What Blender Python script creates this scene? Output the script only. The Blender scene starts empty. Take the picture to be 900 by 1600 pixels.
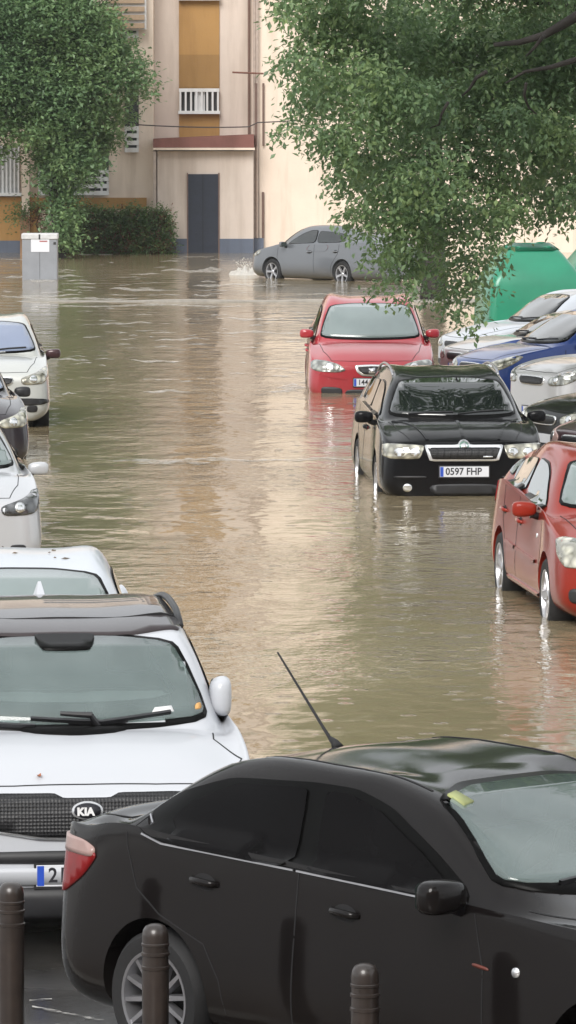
import bpy, bmesh, math, random
from mathutils import Vector, Matrix
from mathutils.bvhtree import BVHTree
R = math.radians
random.seed(7)
scn = bpy.context.scene
COL = scn.collection

# ------------------------------------------------------------------ camera
H = 4.3; F = 8000.0; TH = R(4.56)
cam_d = bpy.data.cameras.new('camera'); cam = bpy.data.objects.new('camera', cam_d); COL.objects.link(cam)
cam.location = (0, 0, H); cam.rotation_euler = (math.pi/2 - TH, 0, 0)
cam_d.sensor_fit = 'HORIZONTAL'; cam_d.sensor_width = 36; cam_d.lens = 36*F/900
cam_d.clip_start = .5; cam_d.clip_end = 2000
scn.camera = cam
def ray(px, py):
    a = (px-450)/F; b = (800-py)/F
    return Vector((a, math.cos(TH)+b*math.sin(TH), -math.sin(TH)+b*math.cos(TH)))
def at(px, py, Y):
    d = ray(px, py); return Vector((0, 0, H)) + d*(Y/d.y)
def onz(px, py, z=0):
    d = ray(px, py); return Vector((0, 0, H)) + d*((z-H)/d.z)

# ------------------------------------------------------------------ materials
def newmat(name):
    m = bpy.data.materials.new(name); m.use_nodes = True
    nt = m.node_tree; return m, nt, nt.nodes['Principled BSDF']
def N(nt, t, **kw):
    n = nt.nodes.new(t)
    for k, v in kw.items():
        if k in n.inputs.keys() if isinstance(k, str) else False: n.inputs[k].default_value = v
        else: setattr(n, k, v)
    return n
def setin(n, **kw):
    for k, v in kw.items(): n.inputs[k.replace('_', ' ')].default_value = v
def coords(nt, kind='Object', scale=(1, 1, 1)):
    tc = nt.nodes.new('ShaderNodeTexCoord'); mp = nt.nodes.new('ShaderNodeMapping')
    mp.inputs['Scale'].default_value = scale
    nt.links.new(tc.outputs[kind], mp.inputs['Vector']); return mp.outputs['Vector']
def noise(nt, vec, scale, detail=4, rough=.55):
    n = nt.nodes.new('ShaderNodeTexNoise'); setin(n, Scale=scale, Detail=detail, Roughness=rough)
    nt.links.new(vec, n.inputs['Vector']); return n.outputs['Fac']
def ramp(nt, fac, stops):
    r = nt.nodes.new('ShaderNodeValToRGB'); e = r.color_ramp.elements
    while len(e) < len(stops): e.new(.5)
    for i, (p, c) in enumerate(stops):
        e[i].position = p; e[i].color = (*c, 1) if len(c) == 3 else c
    nt.links.new(fac, r.inputs['Fac']); return r.outputs['Color']
def bump(nt, h, strength, dist, bsdf, prev=None):
    b = nt.nodes.new('ShaderNodeBump'); setin(b, Strength=strength, Distance=dist)
    nt.links.new(h, b.inputs['Height'])
    if prev: nt.links.new(prev, b.inputs['Normal'])
    if bsdf: nt.links.new(b.outputs['Normal'], bsdf.inputs['Normal'])
    return b.outputs['Normal']
def simple(name, col, rough=.5, metal=0, var=.12, scale=8, bumpd=0, spec=.5, coat=0, coatr=.03, ior=1.5):
    m, nt, b = newmat(name)
    v = coords(nt); f = noise(nt, v, scale)
    lo = tuple(c*(1-var) for c in col); hi = tuple(min(1, c*(1+var)) for c in col)
    nt.links.new(ramp(nt, f, [(.3, lo), (.7, hi)]), b.inputs['Base Color'])
    setin(b, Roughness=rough, Metallic=metal, IOR=ior); b.inputs['Specular IOR Level'].default_value = spec
    b.inputs['Coat Weight'].default_value = coat; b.inputs['Coat Roughness'].default_value = coatr
    if bumpd: bump(nt, noise(nt, v, scale*3), .6, bumpd, b)
    return m
def paint(name, col, metal=.0, rough=.4, coat=1., coatr=.04, dirt=.5, cior=1.38, spec=.3):
    m, nt, b = newmat(name)
    v = coords(nt)
    n1 = noise(nt, v, 2.2, 5); n2 = noise(nt, v, 60, 3)
    sep = nt.nodes.new('ShaderNodeSeparateXYZ'); nt.links.new(v, sep.inputs[0])
    # road dirt on the lower body
    mr = nt.nodes.new('ShaderNodeMapRange'); nt.links.new(sep.outputs['Z'], mr.inputs['Value'])
    mr.inputs['From Min'].default_value = .15; mr.inputs['From Max'].default_value = .55
    mr.inputs['To Min'].default_value = 1; mr.inputs['To Max'].default_value = 0
    mul = nt.nodes.new('ShaderNodeMath'); mul.operation = 'MULTIPLY'
    nt.links.new(mr.outputs[0], mul.inputs[0]); nt.links.new(n1, mul.inputs[1])
    mul2 = nt.nodes.new('ShaderNodeMath'); mul2.operation = 'MULTIPLY'; mul2.inputs[1].default_value = dirt
    nt.links.new(mul.outputs[0], mul2.inputs[0])
    mx = nt.nodes.new('ShaderNodeMixRGB'); mx.inputs['Color1'].default_value = (*col, 1)
    mx.inputs['Color2'].default_value = (.11, .09, .065, 1); nt.links.new(mul2.outputs[0], mx.inputs['Fac'])
    nt.links.new(mx.outputs[0], b.inputs['Base Color'])
    rr = nt.nodes.new('ShaderNodeMapRange'); nt.links.new(n1, rr.inputs['Value'])
    rr.inputs['To Min'].default_value = max(.01, coatr*.4); rr.inputs['To Max'].default_value = coatr*2.2
    nt.links.new(rr.outputs[0], b.inputs['Coat Roughness'])
    setin(b, Roughness=rough, Metallic=metal); b.inputs['Coat Weight'].default_value = coat; b.inputs['Coat IOR'].default_value = cior; b.inputs['Specular IOR Level'].default_value = spec
    bump(nt, n2, .12, .002, None)
    bb = nt.nodes.new('ShaderNodeBump'); setin(bb, Strength=.25, Distance=.0008)
    nt.links.new(noise(nt, v, 90, 2), bb.inputs['Height']); nt.links.new(bb.outputs['Normal'], b.inputs['Coat Normal'])
    return m
def glassmat(name, col, rough=.05, coat=.6, var=.15, cior=1.5, spec=.5):
    m, nt, b = newmat(name)
    v = coords(nt); f = noise(nt, v, 1.6, 3)
    nt.links.new(ramp(nt, f, [(.3, tuple(c*(1-var) for c in col)), (.7, tuple(c*(1+var) for c in col))]), b.inputs['Base Color'])
    setin(b, Roughness=rough); b.inputs['Coat Weight'].default_value = coat; b.inputs['Coat Roughness'].default_value = .015; b.inputs['Coat IOR'].default_value = cior; b.inputs['Specular IOR Level'].default_value = spec
    bump(nt, noise(nt, v, 45, 3), .15, .0012, b)
    return m
M = {}
def lampmat(name, col, met=.75):
    m, nt, b = newmat(name); v = coords(nt)
    vo = nt.nodes.new('ShaderNodeTexVoronoi'); setin(vo, Scale=11.0, Randomness=.8); nt.links.new(v, vo.inputs['Vector'])
    nt.links.new(ramp(nt, vo.outputs['Distance'], [(.15, tuple(c*1.25 for c in col)), (.6, tuple(c*.45 for c in col))]), b.inputs['Base Color'])
    setin(b, Roughness=.22, Metallic=met); b.inputs['Coat Weight'].default_value = 1; b.inputs['Coat Roughness'].default_value = .02
    bump(nt, vo.outputs['Distance'], .5, .03, b); return m
M['trim'] = simple('black_plastic', (.018, .018, .02), .45, var=.3)
M['rubber'] = simple('rubber', (.012, .012, .013), .75, var=.2, bumpd=.001, scale=30)
M['gapg'] = glassmat('window_rubber', (.004, .004, .004), .3, 0, .2, 1.3, .06)
M['gap'] = simple('panel_gap', (.008, .008, .009), .8)
M['chrome'] = simple('chrome', (.80, .81, .83), .22, .7, var=.05)
M['alloy'] = simple('alloy', (.42, .42, .44), .32, .85, var=.1)
M['alloyb'] = simple('bright_alloy', (.52, .52, .54), .3, .85, var=.1)
M['well'] = simple('wheel_well', (.01, .01, .01), .9)
M['lens'] = lampmat('headlamp_glass', (.40, .41, .38), .5)
M['lensw'] = lampmat('warm_headlamp_glass', (.62, .60, .50), .55)
M['reflector'] = simple('lamp_reflector', (.72, .73, .74), .2, .9)
M['darklens'] = lampmat('dark_headlamp', (.13, .135, .14), .6)
M['redlens'] = simple('red_lamp_lens', (.20, .008, .010), .25, spec=.2, coat=.25, var=.2)
M['pinklens'] = simple('pale_lamp_lens', (.34, .23, .21), .3, spec=.3, coat=.3, var=.1)
M['amber'] = simple('amber_lens', (.7, .25, .03), .2)
M['plate'] = simple('plate_white', (.62, .63, .66), .4, var=.03)
M['blue'] = simple('plate_blue', (.02, .07, .42), .4, var=.05)
M['ink'] = simple('plate_ink', (.015, .015, .02), .5)
M['gw'] = glassmat('windscreen_glass', (.165, .205, .200), .08, .9, .12)
M['gd'] = glassmat('tinted_side_glass', (.0030, .0026, .0028), .04, .6, .2, 1.15, .03)
M['gs'] = glassmat('side_glass', (.045, .06, .055), .04, 1, .3)
M['gblk'] = glassmat('dark_windscreen_glass', (.008, .011, .011), .03, 1, .2, 1.75, .1)
M['gblue'] = glassmat('bluish_windscreen_glass', (.2, .24, .34), .1, .9, .08)
M['white_plastic'] = simple('white_plastic', (.7, .7, .7), .5)
M['leaf_litter'] = simple('dead_leaf', (.09, .06, .03), .8, var=.5, scale=20)
M['brownleaf'] = simple('brown_leaf', (.35, .12, .05), .7)

# ------------------------------------------------------------------ mesh helpers
def link(o, parent=None):
    COL.objects.link(o)
    if parent is not None: o.parent = parent
    return o
def tag(o, label=None, cat=None, group=None, kind=None):
    if label: o['label'] = label
    if cat: o['category'] = cat
    if group: o['group'] = group
    if kind: o['kind'] = kind
    return o
def mobj(name, me, mats, parent=None, smooth=False):
    if not isinstance(mats, (list, tuple)): mats = [mats]
    for m in mats:
        if m: me.materials.append(m)
    o = bpy.data.objects.new(name, me)
    if smooth:
        for p in me.polygons: p.use_smooth = True
    return link(o, parent)
def bobj(name, bm, mats, parent=None, smooth=False, recalc=True):
    if recalc: bmesh.ops.recalc_face_normals(bm, faces=bm.faces)
    me = bpy.data.meshes.new(name); bm.to_mesh(me); bm.free()
    return mobj(name, me, mats, parent, smooth)
def empty(name, loc=(0, 0, 0), rz=0):
    o = bpy.data.objects.new(name, None); o.empty_display_size = .2
    o.location = loc; o.rotation_euler = (0, 0, rz); COL.objects.link(o); return o
def box(bm, x0, x1, y0, y1, z0, z1, mi=0, bev=0):
    vs = [bm.verts.new(p) for p in ((x0,y0,z0),(x1,y0,z0),(x1,y1,z0),(x0,y1,z0),(x0,y0,z1),(x1,y0,z1),(x1,y1,z1),(x0,y1,z1))]
    fs = [bm.faces.new([vs[i] for i in q]) for q in ((3,2,1,0),(4,5,6,7),(0,1,5,4),(1,2,6,5),(2,3,7,6),(3,0,4,7))]
    for f in fs: f.material_index = mi
    if bev:
        es = list({e for f in fs for e in f.edges})
        bmesh.ops.bevel(bm, geom=es, offset=bev, segments=2, affect='EDGES', profile=.6)
    return vs
def tube(bm, pts, r, seg=8, caps=True):
    if not isinstance(r, (list, tuple)): r = [r]*len(pts)
    pts = [Vector(p) for p in pts]; rings = []
    for i, p in enumerate(pts):
        t = (pts[min(i+1, len(pts)-1)] - pts[max(i-1, 0)])
        if t.length < 1e-9: t = Vector((0, 0, 1))
        t.normalize()
        u = t.cross(Vector((0, 0, 1))) if abs(t.z) < .9 else t.cross(Vector((1, 0, 0)))
        u.normalize(); w = t.cross(u)
        rings.append([bm.verts.new(p + (u*math.cos(a)+w*math.sin(a))*r[i]) for a in (2*math.pi*k/seg for k in range(seg))])
    for a, b in zip(rings, rings[1:]):
        for k in range(seg): bm.faces.new((a[k], a[(k+1) % seg], b[(k+1) % seg], b[k]))
    if caps:
        bm.faces.new(rings[0][::-1]); bm.faces.new(rings[-1])
def lathe(bm, prof, seg=32, axis='z', mi=0, close=False):
    rings = []
    for r, h in prof:
        ring = []
        for k in range(seg):
            a = 2*math.pi*k/seg; c, s = r*math.cos(a), r*math.sin(a)
            ring.append(bm.verts.new((c, s, h) if axis == 'z' else (c, h, s)))
        rings.append(ring)
    pr = list(zip(rings, rings[1:])) + ([(rings[-1], rings[0])] if close else [])
    for a, b in pr:
        for k in range(seg):
            bm.faces.new((a[k], a[(k+1) % seg], b[(k+1) % seg], b[k])).material_index = mi
    return rings
def text(name, s, size, mat, parent, mtx, off=.0, xs=1, extr=.001):
    cu = bpy.data.curves.new(name, 'FONT'); cu.body = s; cu.size = size; cu.align_x = 'LEFT'; cu.align_y = 'CENTER'
    cu.offset = off; cu.extrude = extr; cu.resolution_u = 3
    t = bpy.data.objects.new('tmp', cu); COL.objects.link(t)
    dg = bpy.context.evaluated_depsgraph_get(); me = bpy.data.meshes.new_from_object(t.evaluated_get(dg))
    bpy.data.objects.remove(t); bpy.data.curves.remove(cu)
    me.transform(Matrix.Diagonal((xs, 1, 1, 1))); me.transform(mtx)
    me.materials.clear()
    return mobj(name, me, mat, parent)

# ------------------------------------------------------------------ car body
def lerp(a, b, t): return a+(b-a)*t
def car_shell(c):
    L, W, Ht = c['L'], c['W'], c['H']; hw = W/2; gc = c.get('gc', .2)
    hf, hc, xc, xt, ht = c['hf'], c['hc'], c['xc'], c['xt'], c['ht']
    xe, he, xg, hg = c['xe'], c['he'], c['xg'], c['hg']; wr = c['wr']*hw
    b0, b1 = c['b0'], c['b1']; xm = (xt+xe)/2
    bs = c.get('bs', .93)          # shoulder width ratio
    nb = c.get('nose', 1.)
    tb = c.get('tailround', .12)
    def belt(x): return lerp(b0, b1, max(0, min(1, (x-xc)/(xg-xc))))
    S = []
    #      x, zb, w, zm, ws, zs, w5, z5, w6, z6, z8, bow
    S.append((0.0*nb, gc+.07, .64*hw, .44, .60*hw, hf-.20, .50*hw, hf-.16, .34*hw, hf-.14, hf-.13, 0))
    S.append((.05*nb, gc+.02, .83*hw, .46, .79*hw, hf-.14, .70*hw, hf-.07, .48*hw, hf-.05, hf-.04, 0))
    S.append((.17*nb, gc, .945*hw, .48, .90*hw, hf-.09, .80*hw, hf-.01, .58*hw, hf+.01, hf+.03, 0))
    S.append((.42, gc-.01, .985*hw, .5, .945*hw, lerp(hf-.03, b0, .2), .84*hw, lerp(hf, hc, .2)+.01, .62*hw, lerp(hf+.04, hc, .25)+.02, lerp(hf+.05, hc, .28)+.02, .02))
    S.append((.85, gc-.02, 1.*hw, .52, .955*hw, lerp(hf-.02, b0, .6), .86*hw, lerp(hf, hc, .62)+.01, .64*hw, lerp(hf+.04, hc, .65)+.02, lerp(hf+.05, hc, .68)+.025, .05))
    zc = hc
    S.append((xc, gc-.03, .985*hw, .54, bs*hw+.01, b0-.02, .87*hw, b0+.0, .72*hw, zc-.01, zc+.01, .13))
    t = .5; xmid = lerp(xc, xt, t)
    S.append((xmid, gc-.03, .98*hw, .55, bs*hw, belt(xmid)-.015, .885*hw, belt(xmid)+.02, lerp(.74*hw, wr, t)+.01, lerp(zc, ht, t)+c.get('wb', .02), lerp(zc, ht, t)+c.get('wb', .02)+.04, .11))
    S.append((xt, gc-.03, .98*hw, .55, bs*hw, belt(xt)-.015, .885*hw, belt(xt)+.02, wr, ht-.04, ht+.01, .07))
    def rz(x):
        t = (x-xt)/(xe-xt); return ht*(1-t)+he*t+4*t*(1-t)*(Ht-(ht+he)/2)*.98
    xa_ = lerp(xt, xe, .30); xb_ = lerp(xt, xe, .65)
    S.append((xa_, gc-.03, .98*hw, .55, bs*hw, belt(xa_)-.015, .885*hw, belt(xa_)+.02, wr*1.01, rz(xa_)-.055, rz(xa_), .03))
    S.append((xb_, gc-.03, .98*hw, .55, bs*hw, belt(xb_)-.015, .885*hw, belt(xb_)+.02, wr*1.005, rz(xb_)-.055, rz(xb_), 0))
    S.append((xe, gc-.03, .985*hw, .55, bs*hw, belt(xe)-.015, .885*hw, belt(xe)+.02, wr*.97, he-.06, he, -.02))
    xr = lerp(xe, xg, .5); hb = L-xg <= .35; q9 = min(b1, hg)
    if hb:
        S.append((xr, gc-.02, .985*hw, .56, bs*hw, lerp(b0, q9, .9)-.02, .90*hw, lerp(b0, q9, .9)+.03, lerp(wr*.97, .80*hw, .45), lerp(he, hg, .45)+.03, lerp(he, hg, .45)+.07, -.08))
        S.append((xg, gc-.01, .965*hw, .56, (bs-.02)*hw, q9-.06, .87*hw, q9-.0, .77*hw, hg+.03, hg+.05, -.09))
    else:
        S.append((xr, gc-.02, .985*hw, .56, bs*hw, belt(xr)-.01, .88*hw, belt(xr)+.02, lerp(wr*.97, .74*hw, .4), lerp(he, hg, .5)+.0, lerp(he, hg, .5)+.04, -.07))
        S.append((xg, gc-.01, .97*hw, .56, (bs-.02)*hw, b1-.01, .84*hw, b1+.02, .72*hw, hg+.0, hg+.02, -.08))
    if L-xg > .35:    # boot lid
        xk = L-.2
        hk = c.get('hk', hg)
        S.append((xk, gc, .95*hw, .56, .89*hw, min(b1, hk)-.05, .80*hw, hk-.02, .6*hw, hk+.01, hk+.02, -.04))
        S.append((L-.06, gc+.03, .87*hw, .56, .81*hw, hk-.12, .73*hw, hk-.08, .5*hw, hk-.04, hk-.02, 0))
        S.append((L, gc+.10, .70*hw, .54, .66*hw, hk-.28, .6*hw, hk-.22, .36*hw, hk-.2, hk-.18, 0))
    else:
        S.append((L-.05, gc+.03, .88*hw, .56, .83*hw, hg-.14, .74*hw, hg-.1, .5*hw, hg-.08, hg-.06, 0))
        S.append((L, gc+.10, .72*hw, .54, .68*hw, hg-.36, .6*hw, hg-.30, .36*hw, hg-.26, hg-.24, 0))
    T = []
    for (x, zb, w, zm, ws, zs, w5, z5, w6, z6, z8, bow) in S:
        half = [(0, zb), (.68*w, zb), (.955*w, zb+.09), (w, zm), (ws, zs), (w5, z5), (w6, z6), (w6*.55, z6+.75*(z8-z6)), (0, z8)]
        ring = [(-x - (bow*(yy/hw)**2 if i >= 4 else bow*.2*(yy/hw)**2), yy, zz) for i, (yy, zz) in enumerate(half)]
        full = ring + [(p[0], -p[1], p[2]) for p in ring[-2:0:-1]]
        T.append([Vector(p) for p in full])
    n = len(T); k = len(T[0])
    V = [[p.copy() for p in r] for r in T]
    for _ in range(4):                 # make the subdivided surface pass through the stations
        Nw = [[p.copy() for p in r] for r in V]
        for i in range(n):
            for j in range(k):
                a, b = (j-1) % k, (j+1) % k
                if 0 < i < n-1:
                    lim = (V[i][j]*16 + (V[i-1][j]+V[i+1][j]+V[i][a]+V[i][b])*4 + V[i-1][a]+V[i-1][b]+V[i+1][a]+V[i+1][b])/36
                else:
                    lim = V[i][j]*.8 + (V[i][a]+V[i][b])*.1
                Nw[i][j] = V[i][j] + (T[i][j]-lim)*.75
        V = Nw
    bm = bmesh.new(); G = [[bm.verts.new(p) for p in r] for r in V]
    cl = bm.edges.layers.float.new('crease_edge')
    for i in range(n-1):
        for j in range(k):
            bm.faces.new((G[i][j], G[i][(j+1) % k], G[i+1][(j+1) % k], G[i+1][j]))
    for r in (0, n-1):
        m = k//2
        for j in range(m):
            q = [G[r][j], G[r][j+1], G[r][(k-j-1) % k], G[r][(k-j) % k]]
            q = list(dict.fromkeys(q))
            if len(q) > 2:
                try: bm.faces.new(q)
                except ValueError: pass
    bm.edges.ensure_lookup_table()
    ck = c.get('crease', .35)
    for i in range(n-1):
        for j in (4, k-4):
            e = bm.edges.get((G[i][j], G[i+1][j]))
            if e: e[cl] = ck
        for j in (1, k-1):
            e = bm.edges.get((G[i][j], G[i+1][j]))
            if e: e[cl] = .5
        if 5 <= i <= n-4:
            for j in (6, k-6):
                e = bm.edges.get((G[i][j], G[i+1][j]))
                if e: e[cl] = .25
    bmesh.ops.recalc_face_normals(bm, faces=bm.faces)
    return bm

class Car:
    def __init__(s, c, name, label, cat='car', group=None):
        s.c = c; L, W = c['L'], c['W']; s.L = L; s.hw = W/2
        s.root = empty(name); tag(s.root, label, cat, group)
        s.off = Vector((L/2, 0, 0))      # spec x runs 0..-L, root sits at the car's centre
        bm = car_shell(c); bmesh.ops.translate(bm, verts=bm.verts, vec=s.off)
        me = bpy.data.meshes.new('body'); bm.to_mesh(me); bm.free()
        me.materials.append(c['paint']); me.materials.append(M['well'])
        o = bpy.data.objects.new('body', me); link(o)
        md = o.modifiers.new('s', 'SUBSURF'); md.levels = c.get('lev', 3); md.render_levels = md.levels
        cb = bmesh.new(); s.wr_ = c.get('wheel', .315); ra = s.wr_+c.get('archgap', .045)
        for ax in (c['fa'], c['ra']):
            for sg in (1, -1):
                seg = 48; y0, y1 = sg*(s.hw-.27), sg*(s.hw+.2)
                rr = []
                for y in (y0, y1):
                    rr.append([cb.verts.new((-ax+L/2+ra*math.cos(2*math.pi*q/seg), y, s.wr_+.01+ra*math.sin(2*math.pi*q/seg))) for q in range(seg)])
                for q in range(seg): cb.faces.new((rr[0][q], rr[0][(q+1) % seg], rr[1][(q+1) % seg], rr[1][q])).material_index = 1
                cb.faces.new(rr[0]).material_index = 1; cb.faces.new(rr[1][::-1]).material_index = 1
        bmesh.ops.recalc_face_normals(cb, faces=cb.faces)
        cm = bpy.data.meshes.new('cut'); cb.to_mesh(cm); cb.free(); cm.materials.append(M['well']); cm.materials.append(M['well'])
        co = bpy.data.objects.new('cut', cm); link(co)
        bo = o.modifiers.new('b', 'BOOLEAN'); bo.operation = 'DIFFERENCE'; bo.object = co; bo.solver = 'EXACT'
        dg = bpy.context.evaluated_depsgraph_get(); dg.update()
        me2 = bpy.data.meshes.new_from_object(o.evaluated_get(dg))
        bpy.data.objects.remove(o); bpy.data.objects.remove(co); bpy.data.meshes.remove(cm)
        if c.get('roofsmooth'):
            b3 = bmesh.new(); b3.from_mesh(me2)
            rv = [v for v in b3.verts if L/2-c['xe']-.15 < v.co.x < L/2-c['xt']-.10 and abs(v.co.y) < c['wr']*s.hw-.07 and v.co.z > c['ht']-.12]
            for _ in range(160): bmesh.ops.smooth_vert(b3, verts=rv, factor=.5, use_axis_z=True)
            for v in rv:
                t = (-(v.co.x-L/2)-c['xt']-.1)/(c['xe']-c['xt']+.05)
                v.co.z += .022*max(0, 4*t*(1-t))*max(0, 1-(v.co.y/(c['wr']*s.hw-.07))**2)
            b3.to_mesh(me2); b3.free()
        me2.materials.clear()
        for p in me2.polygons: p.use_smooth = True
        try: me2.set_sharp_from_angle(angle=R(38))
        except Exception: pass
        s.body = mobj('body', me2, [c['paint'], M['well']], s.root)
        b2 = bmesh.new(); b2.from_mesh(me2); s.bvh = BVHTree.FromBMesh(b2); b2.free()
    def hit(s, p, d):
        d = Vector(d).normalized(); p = Vector(p)+s.off
        h = s.bvh.ray_cast(p - d*4, d)
        if h[0] is None: return None, None
        n = h[1]
        if n.dot(d) > 0: n = -n
        return h[0], n
    def patch(s, name, pts, d, mat, off=.004, step=None, r=.18, it=2, parent=None, edge=True, label=None):
        """a panel whose outline is pts (spec coordinates), laid on the body seen along d"""
        step = step or (.035 if ('light' in name or 'lens' in name) else .07)
        if name == 'windscreen': off += .006
        d = Vector(d).normalized(); P = [Vector(p) for p in pts]
        for _ in range(it):
            Q = []
            for i in range(len(P)):
                a, b = P[i], P[(i+1) % len(P)]
                Q += [a.lerp(b, r), a.lerp(b, 1-r)]
            P = Q; r = .25
        u = d.cross(Vector((0, 0, 1)))
        if u.length < .2: u = Vector((1, 0, 0))
        u.normalize(); w = d.cross(u).normalized()
        bm = bmesh.new(); P2 = [(p.dot(u), p.dot(w)) for p in P]
        bm.faces.new([bm.verts.new((a, b, 0)) for a, b in P2])
        for ax in (0, 1):
            lo = min(p[ax] for p in P2); hi = max(p[ax] for p in P2); k = math.floor(lo/step)+1
            while k*step < hi:
                co = [0, 0, 0]; co[ax] = k*step; no = [0, 0, 0]; no[ax] = 1
                bmesh.ops.bisect_plane(bm, geom=bm.verts[:]+bm.edges[:]+bm.faces[:], plane_co=co, plane_no=no, dist=1e-5)
                k += 1
        bad = []; nrm = {}
        for v in bm.verts:
            p = u*v.co.x + w*v.co.y
            h, n = s.hit(p, d)
            if h is None: bad.append(v); continue
            v.co = h; nrm[v] = n
        bmesh.ops.delete(bm, geom=bad, context='VERTS')
        if len(bm.verts) > 60 and (name.startswith('windscreen') or name == 'roof_panel') and name != 'windscreen_surround':
            inn = [v for v in bm.verts if not v.is_boundary]
            for _ in range(2): bmesh.ops.smooth_vert(bm, verts=inn, factor=.5, use_axis_x=True, use_axis_y=True, use_axis_z=True)
        # smooth normals then offset
        for v in bm.verts: v.co = v.co + (nrm[v] if edge else (nrm[v]*.35-d*.75))*off
        bm.normal_update()
        for f in bm.faces:
            f.smooth = True
            nn = sum((nrm[v] for v in f.verts), Vector())
            if f.normal.dot(nn) < 0: f.normal_flip()
        if edge:
            be = [e for e in bm.edges if e.is_boundary]
            ge = bmesh.ops.extrude_edge_only(bm, edges=be)['geom']
            nv = [g for g in ge if isinstance(g, bmesh.types.BMVert)]
            src = {}
            for v in nv:
                for e in v.link_edges:
                    o = e.other_vert(v)
                    if o in nrm: src[v] = nrm[o]
            for v in nv: v.co -= src.get(v, Vector())*(off+.008)
        o = bobj(name, bm, mat, parent or s.root, recalc=False)
        if label: o['label'] = label
        return o
    # projections in spec coordinates
    def front(s, name, yz, mat, **k): return s.patch(name, [(0, y, z) for y, z in yz], (-1, 0, 0), mat, **k)
    def rear(s, name, yz, mat, **k): return s.patch(name, [(0, y, z) for y, z in yz], (1, 0, 0), mat, **k)
    def side(s, name, xz, mat, sg, **k): return s.patch(name, [(-x, 0, z) for x, z in xz], (0, -sg, 0), mat, **k)
    def top(s, name, xy, mat, **k): return s.patch(name, [(-x, y, 0) for x, y in xy], (0, 0, -1), mat, **k)
    def ribbon(s, name, lines, d, mat, w=.006, off=.0025, parent=None, n=10, h=.002):
        """thin raised strip(s) following the body, one object each"""
        if len(lines) > 1: return [s.ribbon(name, [l], d, mat, w, off, parent, n, h) for l in lines]
        bm = bmesh.new(); d = Vector(d).normalized()
        L_ = [Vector(p) for p in lines[0]]; pts = []
        for a, b in zip(L_, L_[1:]):
            m = max(2, int((b-a).length/.06))
            pts += [a.lerp(b, i/m) for i in range(m)]
        pts.append(L_[-1])
        hs = [s.hit(p, d) for p in pts]; runs = [[]]
        for p, nn in hs:
            if p is None or (runs[-1] and (p-runs[-1][-1][0]).length > .25): runs.append([])
            if p is not None: runs[-1].append((p, nn))
        run = max(runs, key=len); prev = None
        for i, (p, nn) in enumerate(run):
            t = run[min(i+1, len(run)-1)][0]-run[max(i-1, 0)][0]
            if t.length < 1e-6: continue
            t.normalize(); sd = t.cross(nn).normalized()*(w/2)
            cur = [bm.verts.new(p+sd-nn*.004), bm.verts.new(p+sd+nn*(off+h)), bm.verts.new(p-sd+nn*(off+h)), bm.verts.new(p-sd-nn*.004)]
            if prev:
                for j in range(3): bm.faces.new((prev[j], prev[j+1], cur[j+1], cur[j]))
            prev = cur
        return bobj(name, bm, mat, parent or s.root)
    def wheels(s, style=5, mat=None, which=None):
        r = s.wr_; mat = mat or M['alloy']; c = s.c; rw = c.get('rimr', r*.68)
        tb = bmesh.new(); hwid = .10
        lathe(tb, [(rw, -hwid), (rw+.02, -hwid-.005), (r-.03, -hwid-.006), (r-.006, -hwid+.02), (r, -.04), (r, .04), (r-.006, hwid-.02), (r-.03, hwid+.006), (rw+.02, hwid+.005), (rw, hwid)], 40, 'y', close=True)
        rb = bmesh.new()
        lathe(rb, [(rw+.004, hwid-.012), (rw+.002, hwid+.004), (rw-.012, hwid+.002), (rw-.02, hwid-.03), (rw-.028, -.06)], 40, 'y')
        hr = .05
        nsp = style
        for q in range(nsp):
            a = 2*math.pi*q/nsp + .3
            ca, sa = math.cos(a), math.sin(a)
            w0, w1 = c.get('sp0', .026), c.get('sp1', .038 if nsp < 8 else .022)
            def P(rad, lat, y): return (rad*ca - lat*sa, y, rad*sa + lat*ca)
            vs = [rb.verts.new(P(hr-.02, -w0, hwid-.05)), rb.verts.new(P(hr-.02, w0, hwid-.05)), rb.verts.new(P(rw-.01, w1, hwid-.05)), rb.verts.new(P(rw-.01, -w1, hwid-.05)),
                  rb.verts.new(P(hr-.02, -w0*.7, hwid-.018)), rb.verts.new(P(hr-.02, w0*.7, hwid-.018)), rb.verts.new(P(rw-.01, w1*.7, hwid-.004)), rb.verts.new(P(rw-.01, -w1*.7, hwid-.004))]
            for f in ((3,2,1,0),(4,5,6,7),(0,1,5,4),(1,2,6,5),(2,3,7,6),(3,0,4,7)): rb.faces.new([vs[i] for i in f])
        lathe(rb, [(.0005, hwid-.008), (.035, hwid-.01), (hr, hwid-.022), (hr, hwid-.06)], 20, 'y')
        hb = bmesh.new(); lathe(hb, [(.0005, .0), (rw*.72, .0), (rw*.72, -.03), (rw-.025, -.05), (rw-.022, -.09), (.0005, -.09)], 32, 'y')
        meshes = []
        for bm_, nm, mm in ((hb, 'wheel', M['well']), (tb, 'tyre', M['rubber']), (rb, 'rim', mat)):
            bmesh.ops.recalc_face_normals(bm_, faces=bm_.faces)
            me = bpy.data.meshes.new(nm); bm_.to_mesh(me); bm_.free(); me.materials.append(mm)
            for p in me.polygons: p.use_smooth = True
            try: me.set_sharp_from_angle(angle=R(35))
            except Exception: pass
            meshes.append(me)
        out = []
        for ax in (c['fa'], c['ra']):
            for sg in (1, -1):
                if which and (ax == c['fa'], sg) not in which: continue
                wv = bpy.data.objects.new('wheel', meshes[0]); link(wv, s.root)
                wv.location = (-ax+s.L/2, sg*(s.hw-.125), r)
                wv.rotation_euler = (0, random.random()*6, 0 if sg > 0 else math.pi)
                for me in meshes[1:]: link(bpy.data.objects.new(me.name, me), wv)
                out.append(wv)
        return out
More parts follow.
